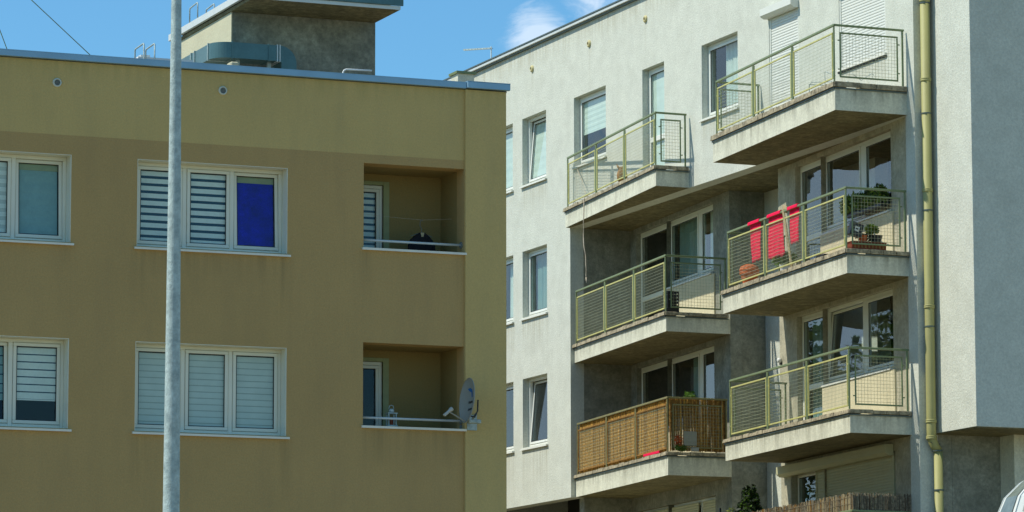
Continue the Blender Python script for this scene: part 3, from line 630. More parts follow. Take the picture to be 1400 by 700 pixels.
# ============================================================ RIGHT BUILDING
RB = thing('apartment_building', 'pale grey apartment block stepping away with seven wedge-shaped balconies and a yellow-green drainpipe', 'building', (36, 68, 0))
A90 = -math.pi/2
FR = frame(32, 0, A90)             # u = -y, v = +x (inwards)
T_ = 0.3
def U(y): return -y
RW = []     # (y_far, y_near, z0, z1)
TOPW = [(78.95, 77.62, 14.515, 15.957), (77.08, 75.77, 14.515, 15.957), (74.28, 72.635, 14.515, 15.957), (70.82, 69.77, 13.66, 15.957), (68.03, 66.42, 14.515, 15.957), (65.07, 63.85, 13.76, 15.94), (62.22, 60.44, 14.485, 15.94)]
MID = [(78.95, 77.6, 11.66, 13.085), (77.08, 75.74, 11.66, 13.085)]
LOW = [(78.95, 77.6, 8.885, 10.352), (77.08, 75.74, 8.885, 10.352)]
h = [(U(a), U(b_), z0, z1) for a, b_, z0, z1 in TOPW]
wall_bm(U(83), U(59.42), 13.26, 17.45, h, T_).build('top_floor_wall', M['plaster'], RB, FR)
h = [(U(a), U(b_), z0, z1) for a, b_, z0, z1 in MID+LOW]
wall_bm(U(83), U(74.5), 7.66, 13.26, h, T_).build('lower_wall', M['plaster'], RB, FR)
def w1(y0, y1, z0, z1, L=None, **k):
    L = L or {}; L.update(a=U(y0)+.055, b=U(y1)-.055)
    return window(RB, FR, U(y0), U(y1), z0, z1, [L], .14, mat='upvc_w', fb=.06, **k)
w1(*TOPW[0], dict(blind=('plain', 'curtain', .0, None)))
w1(*TOPW[1], dict(tilt=.085, blind=('plain', 'curtain', .0, None)), label='narrow window tilted inwards, pale blind')
w1(*TOPW[2], dict(blind=('plain', 'curtain', .45, None)), label='window with pale blind half down')
w1(*TOPW[3], dict(door=.75, blind=('plain', 'curtain', .0, None)), sill=False, label='narrow glazed balcony door')
w1(*TOPW[4], dict(blind=('curtain', 'curtain', .25, 1.0)))
w1(*MID[0], dict(blind=('curtain', 'curtain', .3, 1.0))); w1(*MID[1], dict(blind=('curtain', 'curtain_g', .0, 1.0)))
w1(*LOW[0], dict()); w1(*LOW[1], dict(tilt=.085, blind=('curtain', 'curtain_g', .55, 1.0)))
for a, b_, z0, z1 in TOPW[5:]:
    r = shutter(RB, FR, U(a)+.05, U(b_)-.05, z0+(.03 if z0 > 14 else .02), z1, .03, 'shutter', box=(U(a)-.04, U(b_)+.03, z1-.01, z1+.17, -.17, -.003))
    if z0 > 14:
        B().box(U(a)-.02, U(b_)+.04, -.05, .1, z0-.045, z0, 0, .004).build('shutter_sill', M['sill'], r, FR)
        B().box(U(a)-.02, U(b_)+.03, -.03, .0, z0-.075, z0-.047).build('sill_dark_strip', M['gasket'], r, FR)  # near-black strip just below the sill
# end of the top wall, roof edge
B().box(.352, .62, 0.004, .3, 7.7, 17.45).build('corner_wall', M['plaster'], RB, frame(32.0, 59.42))
B().box(U(83), U(59.42), -.10, .3, 17.452, 17.515, 0, .006).build('roof_flashing', M['flash_white'], RB, FR)
B().box(U(83), U(59.42), -.115, .25, 17.517, 17.545).build('roof_flashing', M['flash_dark'], RB, FR)
B().box(U(83), U(59.42), -.06, -.0, 17.42, 17.45).build('roof_edge_shade_line', M['flash_dark'], RB, FR)  # dark strip drawn in for the shaded gap below the overhang
B().box(32.3, 44, 59.5, 83, 17.2, 17.4).build('roof', M['cone'], RB)
B().box(32.31, 44, 82.7, 82.99, 0, 17.44).build('rear_wall', M['plaster'], RB)
B().box(43.7, 44, 59.7, 82.7, 0, 17.4).build('far_wall', M['plaster'], RB)
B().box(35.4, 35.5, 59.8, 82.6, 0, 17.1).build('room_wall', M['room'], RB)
for y, s in ((76.508, 1), (73.453, 1), (70.629, 1), (67.8, 1)):
    v = B().lathe((U(y), 0, 16.96), [(.03, -.035), (.04, -.045), (.07, -.03), (.075, 0)], 18, 0, 'y').build('air_vent', M['ring'], RB, FR, smooth=True)
    B().lathe((U(y), 0, 16.96), [(0, -.02), (.032, -.02)], 14, 0, 'y').build('vent_grille', M['clay'], v, FR)
# corner pilaster left of the drainpipe, going down to the ground
B().box(0, .35, .0, .33, 0, 13.258).build('corner_pilaster', M['plaster'], RB, frame(32.0, 59.42))
# recess: upper ceiling
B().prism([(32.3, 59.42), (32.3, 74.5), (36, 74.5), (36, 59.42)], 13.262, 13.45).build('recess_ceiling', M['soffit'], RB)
# recess left side wall
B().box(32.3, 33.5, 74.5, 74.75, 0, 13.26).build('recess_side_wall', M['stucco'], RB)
# slanted back walls
def wline(P, Q):
    ang = math.atan2(Q[1]-P[1], Q[0]-P[0]); L = math.hypot(Q[0]-P[0], Q[1]-P[1]); return frame(P[0], P[1], ang), L
FBL, LBL = wline((33.36, 74.5), (32.86, 68.65)); FBR, LBR = wline((32.565, 65.9), (32.06, 59.75))
def uL(y): return (74.5-y)/(74.5-68.65)*LBL
def uR(y): return (65.9-y)/(65.9-59.75)*LBR
LV = [(10.80, 13.16, 11.80), (8.05, 10.345, 8.98), (5.27, 7.385, 6.2)]      # floor, head, sill
ho = []
for zf, zh, zs_ in LV:
    ho += [(uL(74.12), uL(72.25), zf+.05, zh), (uL(72.25), uL(69.55), zs_, zh)]
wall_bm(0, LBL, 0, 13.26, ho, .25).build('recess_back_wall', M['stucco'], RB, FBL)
ho = []
LVR = [(10.82, 13.165, 11.755), (8.05, 10.36, 8.98), (5.27, 7.50, 6.2)]
for i, (zf, zh, zs_) in enumerate(LVR):
    y0 = 65.04 if i < 2 else 65.4
    ho += [(uR(y0), uR(63.78), zf+.05, zh), (uR(63.78), uR(60.55), zs_, zh)]
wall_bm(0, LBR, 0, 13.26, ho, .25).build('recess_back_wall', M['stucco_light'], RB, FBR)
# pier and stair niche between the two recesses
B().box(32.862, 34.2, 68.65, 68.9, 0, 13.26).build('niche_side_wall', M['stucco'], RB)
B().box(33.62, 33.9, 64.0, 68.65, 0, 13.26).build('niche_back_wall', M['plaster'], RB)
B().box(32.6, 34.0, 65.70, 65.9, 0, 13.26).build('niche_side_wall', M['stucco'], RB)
B().box(33.50, 33.62, 66.35, 66.42, 5.2, 13.2).build('niche_pipe_box', M['plaster'], RB)

def glazing(Fm, uf, ys, zf, zh, zs_, door_bl, mid, right, rec=.10, mat='upvc'):
    ye, yd0, yd1, ym0, ym1, yr0, yr1 = ys
    L = [dict(a=uf(yd0), b=uf(yd1), z0=zf+.05, door=.8, **door_bl), dict(a=uf(ym0), b=uf(ym1), z0=zs_, **mid), dict(a=uf(yr0), b=uf(yr1), z0=zs_, **right)]
    return window(RB, Fm, uf(ye), uf(yr1)+.06, zs_, zh, L, rec, mat=mat, fb=.06, sill=True, sill_u=(uf(ym0), uf(yr1)+.02))
YL = (74.12, 74.05, 72.40, 72.24, 70.64, 70.46, 69.6)
YR = (65.04, 64.98, 63.93, 63.76, 62.14, 61.93, 60.61)
z = LV[0]; glazing(FBL, uL, YL, *z, dict(), dict(blind=('curtain', 'curtain_g', .0, 1.)), dict(blind=('curtain', 'curtain', .0, 1.)))
z = LV[1]; glazing(FBL, uL, YL, *z, dict(), dict(blind=('curtain', 'curtain_g', .5, .9)), dict())
z = LVR[0]; glazing(FBR, uR, YR, *z, dict(), dict(), dict())
z = LVR[1]; glazing(FBR, uR, YR, *z, dict(blind=('curtain', 'curtain_g', .0, .5)), dict(tilt=.075), dict())
for (Fm, uf, a, b_, lv) in ((FBL, uL, 72.24, 69.45, LV[:2]), (FBR, uR, 63.76, 60.45, LVR[:2])):
    for zf, zh, zs_ in lv: B().box(uf(a)+.0, uf(b_), -.035, -.002, zf, zs_-.065, 0, .004).build('window_breast', M['cream'], RB, Fm)
# ground-level shutters
zf, zh, zs_ = LV[2]
w = window(RB, FBL, uL(74.12), uL(69.54), zs_, zh, [dict(a=uL(74.05), b=uL(72.36), z0=zf+.05), dict(a=uL(72.24), b=uL(70.6), z0=zs_), dict(a=uL(70.46), b=uL(69.6), z0=zs_)], .12, sill=False)
for a, b_, zz in ((74.0, 72.4, 5.8), (72.2, 70.65, 7.16), (70.4, 69.6, 6.3)):
    shutter(RB, FBL, uL(a), uL(b_), zz, zh-.06, .06, 'shutter_y', rails=False)
zf, zh, zs_ = LVR[2]
w = window(RB, FBR, uR(65.4), uR(60.6), zs_, zh, [dict(a=uR(65.33), b=uR(64.32), z0=zf+.05, blind=('curtain', 'curtain', .62, .8)), dict(a=uR(64.2), b=uR(62.2), z0=zs_), dict(a=uR(62.1), b=uR(60.66), z0=zs_)], .12, sill=False)
shutter(RB, FBR, uR(64.22), uR(60.72), 6.2, 7.46, .04, 'shutter_y', box=(uR(65.75), uR(60.62), 7.43, 7.62, -.16, -.003), label='straw-coloured roller shutter lowered over the ground floor window')

# right-hand projecting block
b = B().box(32.30, 46, 57.97, 59.418, 7.71, 19.5, 0, .004); b.build('projecting_bay', M['plaster'], RB)
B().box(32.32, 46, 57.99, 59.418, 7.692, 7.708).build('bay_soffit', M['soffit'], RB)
B().box(32.622, 46, 59.42, 59.7, 0, 17.4).build('bay_rear_wall', M['stucco'], RB)
B().box(32.352, 32.62, 59.424, 59.7, 0, 7.698).build('lower_wall', M['stucco'], RB)
B().box(33.56, 33.78, 58.93, 59.418, 0, 7.714, 0, .004).build('porch_column', M['fascia'], RB)
B().box(33.785, 34.6, 58.90, 59.3, 0, 7.714, 0, .004).build('porch_wall', M['fascia'], RB)
# drainpipe
px_, py_ = 32.165, 59.30; r = .083
dp = B().tube([(px_, py_, 17.3), (px_, py_, 7.80), (px_, py_, 7.62), (px_+.05, py_, 7.50), (px_+.125, py_, 7.40)], [r, r, r, r*.96, r*.9], 20).build('drainpipe', M['pipe'], RB, smooth=True)
B().tube([(px_+.125, py_, 7.40), (px_+.128, py_, 0.2)], .078, 20).build('lower_pipe', M['pipe'], dp, smooth=True)
for z in (15.22, 13.82, 11.89, 9.87, 7.90, 7.62): B().lathe((px_, py_, z), [(r, -.03), (r+.012, -.025), (r+.012, .0), (r+.004, .006), (r+.012, .012), (r+.012, .03), (r, .035)], 20).build('pipe_joint', M['pipe'], dp, smooth=True)
for z, dx in ((15.17, 0), (13.23, 0), (11.54, 0), (9.53, 0), (7.40, .11), (6.73, .127)):
    B().lathe((px_+dx, py_, z), [(r-.01, -.014), (r+.008, -.012), (r+.008, .012), (r-.01, .014)], 20).box(px_+dx-.012, px_+dx+.012, py_+.05, 59.43, z-.01, z+.01).build('pipe_clamp', M['flash_dark'], dp)
B().tube([(px_+.16, py_+.0, 7.53), (px_+.12, py_-.05, 7.42), (px_+.03, py_-.06, 7.47), (px_-.04, py_-.05, 7.55)], .008, 6).build('wire_tie', M['flash_dark'], dp)

# ------------------------------------------------------------ balconies
def balcony(label, x0, y0, s, y_end, back_poly, zb, zfa, zr, posts, ret_x, left_ret=None, zcop=None, with_mesh=True, rm='rail', cop_mat='coping', front_mat='panel'):
    """x0,y0 front near corner; front line x = x0+s*(y-y0) to y_end; posts: y of the posts"""
    X = lambda y: x0 + s*(y-y0)
    zc = zcop or zfa+.085
    poly = [(x0, y0), (X(y_end), y_end)] + back_poly
    poly = poly[::-1]
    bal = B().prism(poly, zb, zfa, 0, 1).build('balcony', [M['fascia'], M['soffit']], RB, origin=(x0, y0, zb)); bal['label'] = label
    # coping tiles, front and return
    nrm = Vector((-1, s, 0)).normalized(); n = max(3, round((y_end-y0)/.33))
    jit = random.Random(int(x0*1000+zb*10))
    for i in range(n):
        ya, yb = y0-.03+(y_end-y0+.06)*i/n, y0-.03+(y_end-y0+.06)*(i+1)/n-.006
        j = jit.uniform(-.008, .008); k = jit.uniform(0, .012)
        pa = [(X(ya)-.045-k, ya), (X(ya)+.22, ya), (X(yb)+.22, yb), (X(yb)-.045-k, yb)]
        t_ = B(); za, zz = zfa+.002, zc+j
        vs = [(a, b_, za+.012) for a, b_ in pa] + [(pa[0][0]+.012, pa[0][1]+.004, zz), (pa[1][0], pa[1][1], zz), (pa[2][0], pa[2][1], zz), (pa[3][0]+.012, pa[3][1]-.004, zz)]
        t_.add(vs, [(0,3,2,1), (4,5,6,7), (0,1,5,4), (1,2,6,5), (2,3,7,6), (3,0,4,7)][::1]); t_.build('coping_tile', M[cop_mat], bal)
    n = max(2, round((ret_x-x0)/.33))
    for i in range(n):
        xa, xb = x0+.18+(ret_x-x0-.18)*i/n, x0+.18+(ret_x-x0-.18)*(i+1)/n-.006
        B().box(xa if i else x0-.03, xb, y0-.045-jit.uniform(0, .01), y0-.031 if i == 0 else y0+.15, zfa+.012, zc+jit.uniform(-.008, .004), 0, .006).build('coping_tile', M[cop_mat], bal)
    # thin dark strip along the underside of the coping
    off = Vector((X(y_end)-x0, y_end-y0, 0)).normalized()
    B().beam((x0-.012, y0-.012, zfa-.008), (X(y_end)-.012, y_end, zfa-.008), .03, .022).beam((x0-.01, y0-.012, zfa-.008), (ret_x, y0-.012, zfa-.008), .03, .022).build('coping_dark_strip', M['flash_dark'], bal)
    # handrail
    hr = B().beam((x0, y0, zr-.02), (X(posts[-1]), posts[-1], zr-.02), .042, .04, 0, .005)
    hr.beam((x0-.02, y0, zr-.02), (ret_x-.03, y0, zr-.022), .042, .036, 0, .005)
    if left_ret: hr.beam((X(posts[-1]), posts[-1], zr-.02), (left_ret-.02, posts[-1], zr-.022), .04, .036, 0, .005)
    hr.build('handrail', M[rm], bal)
    for i, y in enumerate(posts):
        for dy in ((.0,) if i in (0, len(posts)-1) else (-.018, .018)):
            B().beam((X(y)+.0, y+dy, zc-.06), (X(y), y+dy, zr-.041 if i in (0, len(posts)-1) else zr-.05), .026, .026, 0, .003).build('post', M[rm], bal)
    for (xx, yy) in [(ret_x-.06, y0)] + ([(left_ret-.05, posts[-1])] if left_ret else []):
        B().beam((xx, yy, zc-.05), (xx, yy, zr-.041), .03, .03, 0, .003).build('post', M[rm], bal)
    def panel(p, q, za, zz, mat):
        p, q = Vector((*p, 0)), Vector((*q, 0)); d = (q-p).normalized(); w = (q-p).length
        fb = B(); Z = Vector((0,0,1)); e = .0125
        fb.beam(p+Z*(za+e), q+Z*(za+e), .022, .028, 0, .003); fb.beam(p+Z*(zz-e), q+Z*(zz-e), .022, .028, 0, .003)
        fb.beam(p+d*e+Z*(za+.03), p+d*e+Z*(zz-.03), .024, .024, 0, .003); fb.beam(q-d*e+Z*(za+.03), q-d*e+Z*(zz-.03), .024, .024, 0, .003)
        for t in (.18, .82):      # brackets
            zq = za+(zz-za)*t
            fb.beam(p-d*.035+Z*zq, p+d*.01+Z*zq, .012, .02); fb.beam(q-d*.01+Z*zq, q+d*.035+Z*zq, .012, .02)
        fo = fb.build('panel_frame', M[mat], bal)
        if with_mesh:
            mb = B(); nv = round(w/.062); nh = round((zz-za)/.062); a = .0026; nrm = d.cross(Z)
            for k in range(1, nv):
                c = p + d*(w*k/nv)
                mb.add([c+d*a+Z*za, c-d*a+Z*za, c-nrm*a+Z*za, c+d*a+Z*zz, c-d*a+Z*zz, c-nrm*a+Z*zz], [(0,1,4,3), (1,2,5,4), (2,0,3,5)])
            for k in range(1, nh):
                zq = za+(zz-za)*k/nh
                mb.add([p+Z*(zq-a)+nrm*.004, p+Z*(zq+a)+nrm*.004, p+Z*zq+nrm*.009, q+Z*(zq-a)+nrm*.004, q+Z*(zq+a)+nrm*.004, q+Z*zq+nrm*.009], [(0,1,4,3), (1,2,5,4), (2,0,3,5)])
            mb.build('wire_mesh', M['wire'], bal)
    zl, zh_ = zc+.06, zr-.14
    for i in range(len(posts)-1):
        ya, yb = posts[i]+.055, posts[i+1]-.055
        panel((X(ya), ya), (X(yb), yb), zl, zh_, front_mat)
    panel((x0+.10, y0), (ret_x-.15, y0), zl+.02, zh_, rm)
    if left_ret and left_ret-X(posts[-1]) > .4: panel((X(posts[-1])+.08, posts[-1]), (left_ret-.14, posts[-1]), zl+.02, zh_, rm)
    return bal, X
PL = [68.62+.02, 70.56, 72.42, 74.35]; PR = [59.72, 61.65, 63.55, 65.45]
balcony('top left balcony, clay jug standing behind its rail', 31.285, 68.62, .105, 74.52, [(31.999, 74.52), (31.999, 68.62)], 13.26, 13.575, 14.715, PL, 31.97, zcop=13.66)
b2p = lambda x: [(32.0, 74.498), (33.355, 74.498), (32.87, 68.66), (32.86, 68.62)]
XL2 = lambda x0: x0+.105*5.88
balcony('middle left balcony with black crate', 31.48, 68.62, .103, 74.498, [(33.355, 74.498), (32.86, 68.645), (32.80, 68.62)], 10.44, 10.735, 11.93, PL, 32.80, zcop=10.82)
balcony('lower left balcony lined with reed screens', 31.50, 68.62, .103, 74.498, [(33.355, 74.498), (32.86, 68.645), (32.80, 68.62)], 7.665, 8.035, 9.178, PL, 32.80, zcop=8.115, rm='rail_olive', front_mat='reed_b')
balcony('bottom left balcony in deep shade', 31.50, 68.62, .103, 74.498, [(33.355, 74.498), (32.86, 68.645), (32.80, 68.62)], 4.9, 5.25, 6.39, PL, 32.80, with_mesh=False)
balcony('top right balcony in front of two roller shutters', 30.61, 59.70, .083, 65.66, [(31.999, 65.66), (31.999, 59.70)], 13.26, 13.65, 14.765, PR, 31.99, left_ret=32.0, zcop=13.755)
for i, (lb_, zb, zfa, zr, zc) in enumerate((('middle right balcony with red towels', 10.44, 10.775, 11.94, 10.865), ('lower right balcony, empty, yellow-green rail', 7.70, 8.02, 9.18, 8.10), ('bottom right balcony behind brushwood screening', 4.95, 5.27, 6.39, 5.35))):
    balcony(lb_, 30.80+.02*i, 59.70, .086, 65.72, [(32.56, 65.72), (32.07, 59.76), (32.0, 59.70)], zb, zfa, zr, PR, 31.99, left_ret=32.5, zcop=zc, rm='rail')

# ------------------------------------------------------------ things on the balconies
XR = lambda y, x0=30.80: x0+.086*(y-59.70)
def towel(y0, y1, zt, zbot, label, seed):
    rr = random.Random(seed); n = 16; m = 14; vs = []; fs = []
    prof = [(-.025, -.03), (-.025, -.01), (-.018, .006), (0, .009), (.018, .006), (.025, -.02)] + [(.020+.004*math.sin(k*.6), -.02-(zt-zbot-.02)*(k/m)) for k in range(1, m+1)]
    prof = [(-.026, -.055), (-.026, -.045)] + prof
    L = len(prof)
    for i in range(n+1):
        t = i/n; y = y0+(y1-y0)*t
        for k, (dx, dz) in enumerate(prof):
            q = max(0, k-6)/m; sw = .012*math.sin(t*7+seed)*q; sk = -.10*q*(1 if seed % 2 else -1)
            fringe = (rr.uniform(-.03, .015) if k == L-1 else 0)
            vs.append((XR(y)+dx+sw, y+sk*(t-.5)*1.0+.003*math.sin(k*.7+seed)*q, zt+dz+fringe))
    for i in range(n):
        for k in range(L-1): fs.append((i*L+k, i*L+k+1, (i+1)*L+k+1, (i+1)*L+k))
    o = B().add(vs, fs).build('towel', M['red'], smooth=True)
    md = o.modifiers.new('thick', 'SOLIDIFY'); md.thickness = .005; md.offset = 0
    tag(o, label, 'towel', 'red towels over the balcony rail')
towel(63.80, 64.36, 11.95, 11.22, 'red towel on the balcony rail, farthest left of three', 1)
towel(62.74, 63.40, 11.955, 11.15, 'widest red towel on the rail, between the other two', 2)
towel(61.92, 62.40, 11.955, 11.30, 'shortest red towel on the rail, right of the leaning timber', 3)
# leaning timber
tag(B().beam((31.10, 62.42, 10.88), (31.03, 62.60, 11.95), .022, .05, 0, .003).beam((31.06, 62.50, 11.93), (31.2, 62.95, 12.03), .02, .12, 0, .003).build('timber_batten', M['wood']), 'bare timber batten leaning between the red towels', 'timber')
def pot(name, cx, cy, z, r0, r1, h, mat, label, cat, n=20):
    R = thing(name, label, cat, (cx, cy, z))
    B().lathe((cx, cy, z), [(0, 0), (r0, 0), (r1*.97, h*.82), (r1*1.08, h*.82), (r1*1.08, h), (r1*.92, h), (r1*.88, h*.85), (0, h*.85)], n).build('pot_body', M[mat], R, smooth=False)
    return R
R = pot('plant_pot', 31.44, 64.85, 10.87, .11, .17, .25, 'terra', 'terracotta pot at the far end of the towel balcony', 'plant pot')
B().lathe((31.44, 64.85, 11.07), [(0, .0), (.16, .02), (.19, .08), (.16, .15), (.07, .19), (0, .2)], 14).build('pot_lid', M['terra'], R)
def leaves(b, c, rad, n, size, seed, flat=1.0, mats=1, up_=0.0):
    rr = random.Random(seed)
    for _ in range(n):
        while True:
            p = Vector((rr.uniform(-1,1), rr.uniform(-1,1), rr.uniform(-1,1)))
            if p.length < 1: break
        p = Vector((p.x*rad[0], p.y*rad[1], p.z*rad[2])) + Vector(c)
        a = Vector((rr.gauss(0,1), rr.gauss(0,1), rr.gauss(0,.6)+up_)).normalized(); bb = a.cross(Vector((rr.gauss(0,1), rr.gauss(0,1), rr.gauss(0,1)))).normalized()
        s = size*rr.uniform(.6, 1.3)
        b.add([p-a*s, p+bb*s*.42, p+a*s, p-bb*s*.42], [(0,1,2,3)], rr.randrange(mats))
    return b
R = thing('green_plant', 'green potted plant low behind the middle red towel', 'plant', (31.30, 63.0, 10.87))
B().lathe((31.30, 63.0, 10.87), [(0,0),(.12,0),(.15,.16),(0,.15)], 14).build('pot', M['white'], R)
leaves(B(), (31.25, 63.0, 11.12), (.16, .36, .13), 420, .05, 3).build('foliage', M['leaf'], R)
tag(B().box(31.15, 31.4, 61.3, 61.6, 10.866, 11.0, 0, .02).build('shoe_box', M['black']), 'low black box on the floor of the towel balcony', 'box')
# corner group: tray planter, black box, cabbage
R = thing('planter_trough', 'rust-brown trough filled with soil and pots, corner of the towel balcony', 'planter', (31.28, 59.86, 10.868))
b = B().box(30.93, 31.60, 59.77, 59.96, 10.868, 10.995, 0, .008).box(30.92, 31.61, 59.762, 59.968, 10.995, 11.012, 0, .004); b.build('trough', M['rust'], R)
b = B()
for k in range(9): b.box(30.98+k*.068, 31.01+k*.068, 59.766, 59.772, 10.90, 10.98)
b.build('trough_ribs', M['clay'], R)
B().lathe((31.20, 59.87, 11.0), [(0,0),(.05,0),(.08,.13),(.0,.13)], 14).build('small_pot', M['terra'], R)
B().lathe((31.45, 59.87, 11.0), [(0,0),(.08,0),(.12,.14),(.0,.15)], 14).build('dark_pot', M['black'], R)
b = B(); leaves(b, (31.38, 59.88, 11.24), (.13, .10, .09), 260, .045, 11, mats=2); b.build('cabbage_leaves', [M['leaf_y'], M['leaf']], R)
b = B(); leaves(b, (31.25, 59.88, 11.10), (.22, .07, .07), 120, .04, 12); b.build('dark_leaves', M['leaf_d'], R)
B().tube([(31.36, 59.83, 11.2), (31.48, 59.81, 11.08), (31.58, 59.80, 10.98), (31.66, 59.80, 10.99)], .011, 6).build('trowel', M['white'], R)
Rm = Matrix.Translation((31.02, 59.80, 11.19)) @ Matrix.Rotation(math.radians(17), 4, 'Y')
bo = B().box(-.11, .11, -.05, .08, -.09, .14, 0, .006).build('carton', M['black'], None, Rm, origin=(0,0,-.09)); tag(bo, 'black carton with a white label leaning on the brown trough', 'box')
B().box(-.045, .04, -.054, -.051, -.01, .075).box(-.03, .025, -.0565, -.0545, .02, .045, 1).build('label_print', [M['white'], M['ink']], bo, Rm)
# flower box on the window sill
Wm = FBR
b = B().box(uR(62.2), uR(60.66), -.17, -.03, 11.80, 11.90, 0, .008)
R = thing('flower_box', 'long dark window box thick with green plants on the sill', 'flower box', (32.1, 61.4, 11.80))
b.build('trough', M['black'], R, Wm)
b = B(); rr = random.Random(5)
for k in range(150):
    u = rr.uniform(uR(62.3), uR(60.60)); z = 11.86; hgt = rr.uniform(.2, .36); v = rr.uniform(-.24, -.03)
    leaves(b, (u, v, z+hgt*.5), (.045, .045, hgt*.5), 22, .042, k, mats=4, up_=1.2)
b.build('foliage', [M['leaf_d'], M['leaf'], M['leaf'], M['leaf_y']], R, Wm)
# black crate, L2
R = thing('storage_crate', 'black slatted crate at the corner of the middle left balcony', 'crate', (31.68, 68.82, 10.82))
b = B(); x0, x1, y0_, y1_, z0, z1 = 31.56, 31.80, 68.72, 68.94, 10.93, 11.23
for k in range(5):
    z = z0+k*(z1-z0)/4.4; b.box(x0, x1, y0_, y0_+.012, z, z+.035); b.box(x0, x0+.012, y0_, y1_, z, z+.035); b.box(x1-.012, x1, y0_, y1_, z, z+.035); b.box(x0, x1, y1_-.012, y1_, z, z+.035)
for k in range(5):
    x = x0+k*(x1-x0-.02)/4; b.box(x, x+.02, y0_-.003, y0_+.01, z0, z1); b.box(x, x+.02, y1_-.01, y1_+.003, z0, z1)
b.box(x0, x1, y0_, y1_, z0-.01, z0+.01).box(x0+.03, x1-.03, y0_+.03, y1_-.03, z0, z0+.2)
b.build('crate_body', M['black'], R); B().box(31.54, 31.80, 68.70, 68.95, 10.822, 10.92, 0, .01).build('crate_lower', M['black'], R)
B().lathe((32.5, 69.0, 10.82), [(0,0),(.07,0),(.09,.12),(0,.12)], 12)
# clay jug, L1
R = thing('clay_jug', 'brown clay jug with pointed spout behind the top left balcony rail', 'jug', (31.70, 70.98, 13.66))
B().lathe((31.62, 70.98, 13.66), [(0,0),(.06,0),(.10,.09),(.11,.17),(.085,.26),(.05,.31),(.055,.34),(.03,.34),(0,.30)], 16).build('jug_body', M['clay'], R, smooth=True)
B().tube([(31.60, 71.04, 13.95), (31.58, 71.10, 14.02), (31.57, 71.13, 14.07)], [.03,.02,.008], 8).build('spout', M['clay'], R, smooth=True)
B().tube([(31.62, 70.90, 13.93), (31.62, 70.84, 13.98), (31.62, 70.86, 14.04), (31.62, 70.93, 14.0)], .009, 6).build('jug_handle', M['clay'], R, smooth=True)
# rope from sill over the balcony edge
pts = [(31.96, 74.05, 14.46), (31.93, 73.7, 14.12), (31.84, 73.3, 13.78), (31.80, 73.1, 13.72), (31.70, 73.08, 13.68), (31.69, 73.08, 13.2), (31.70, 73.12, 12.9), (31.69, 73.05, 12.62), (31.69, 72.97, 12.4), (31.70, 72.99, 12.2), (31.69, 72.96, 12.02)]
sp = []
for i in range(len(pts)-1):
    for k in range(4):
        t = k/4; p = Vector(pts[i]).lerp(Vector(pts[i+1]), t); sp.append(p+Vector((0, .008*math.sin(i*4+k), 0)))
sp.append(Vector(pts[-1]))
tag(B().tube(sp, [.009+.004*math.sin(i*.8) for i in range(len(sp))], 6).tube([pts[-1], (31.68, 72.93, 11.9)], [.014, .004], 6).build('rope', M['rope'], smooth=True), 'frayed pale rope dangling from the top left balcony', 'rope')
# wire rack, top right balcony
R = thing('wire_rack', 'thin wire rack standing on the top right balcony', 'rack', (30.98, 60.7, 13.76))
b = B(); q = [(30.95, 61.5), (30.92, 60.45)]
b.tube([(30.95, 61.35, 13.76), (30.95, 61.35, 14.0), (30.97, 61.28, 14.03), (30.93, 60.45, 13.90)], .008, 6)
b.tube([(30.93, 60.7, 13.76), (30.93, 60.7, 14.12), (30.93, 60.30, 13.98)], .008, 6).tube([(31.3, 61.3, 13.76), (31.3, 61.3, 14.0), (31.28, 60.5, 13.93)], .008, 6).tube([(30.95, 61.35, 14.0), (31.3, 61.3, 14.0)], .008, 6)
b.build('rack_frame', M['galv'], R)
B().tube([(31.1, 59.95, 13.95), (31.25, 59.95, 13.86), (31.45, 59.95, 13.99), (31.5, 59.95, 13.97)], .006, 6).build('rack_wire', M['galv'], R)
# reed screens on the lower left balcony
def reeds(name, pts_fn, L, za, zb, mats, w, label, cat, seed, lean=.01, ragged=0.0, layers=1, thick=.008, tie=True):
    rr = random.Random(seed); b = B()
    for ly in range(layers):
        s = 0
        while s < L:
            ww = w*rr.uniform(.6, 1.3); p, q = pts_fn(s), pts_fn(s+ww*.9); o = rr.uniform(-.006, .006)+ly*.015
            j = rr.uniform(-lean, lean); zt = zb + rr.uniform(-ragged, ragged*.5); nrm = Vector((q[1]-p[1], -(q[0]-p[0]), 0))
            if nrm.length == 0: break
            nrm.normalize(); zb0 = za+rr.uniform(-.01, .01)
            pts_ = []
            for z, dj in ((zb0, 0), (zt, j)):
                d = (Vector((*q, 0))-Vector((*p, 0))).normalized()
                P0 = Vector((*p, z))+d*dj+nrm*o; Q0 = Vector((*q, z))+d*dj+nrm*o; Md = (P0+Q0)/2+nrm*thick; Mb = (P0+Q0)/2-nrm*thick
                pts_ += [P0, Md, Q0, Mb]
            b.add(pts_, [(0,1,5,4), (1,2,6,5), (2,3,7,6), (3,0,4,7), (4,5,6,7)], rr.choice(range(len(mats))) if rr.random() < .75 else 0)
            s += ww*rr.uniform(.95, 1.25)
    if tie:
        for k in range(12):
            z = za+(zb-za)*(k+.5)/12; steps = 12
            b.tube([Vector((*pts_fn(L*i/steps), z))+Vector((-.012, -.012, 0)) for i in range(steps+1)], .0035, 4, 1)
    return tag(b.build(name, mats), label, cat)
XL3 = lambda y: 31.50+.103*(y-68.62)
ys0 = 68.70
reeds('reed_screen', lambda s: (XL3(ys0+s)+.035, ys0+s), 5.62, 8.14, 9.15, [M['reed'], M['reed'], M['reed_b']], .020, 'golden reed screen along the front of the lower left balcony', 'screen', 21)
reeds('reed_screen', lambda s: (31.56+s, 68.665), 1.17, 8.14, 9.155, [M['reed_b'], M['reed_b'], M['reed']], .024, 'darker reed screen on the short side of the lower left balcony', 'screen', 22, lean=.012, layers=2)
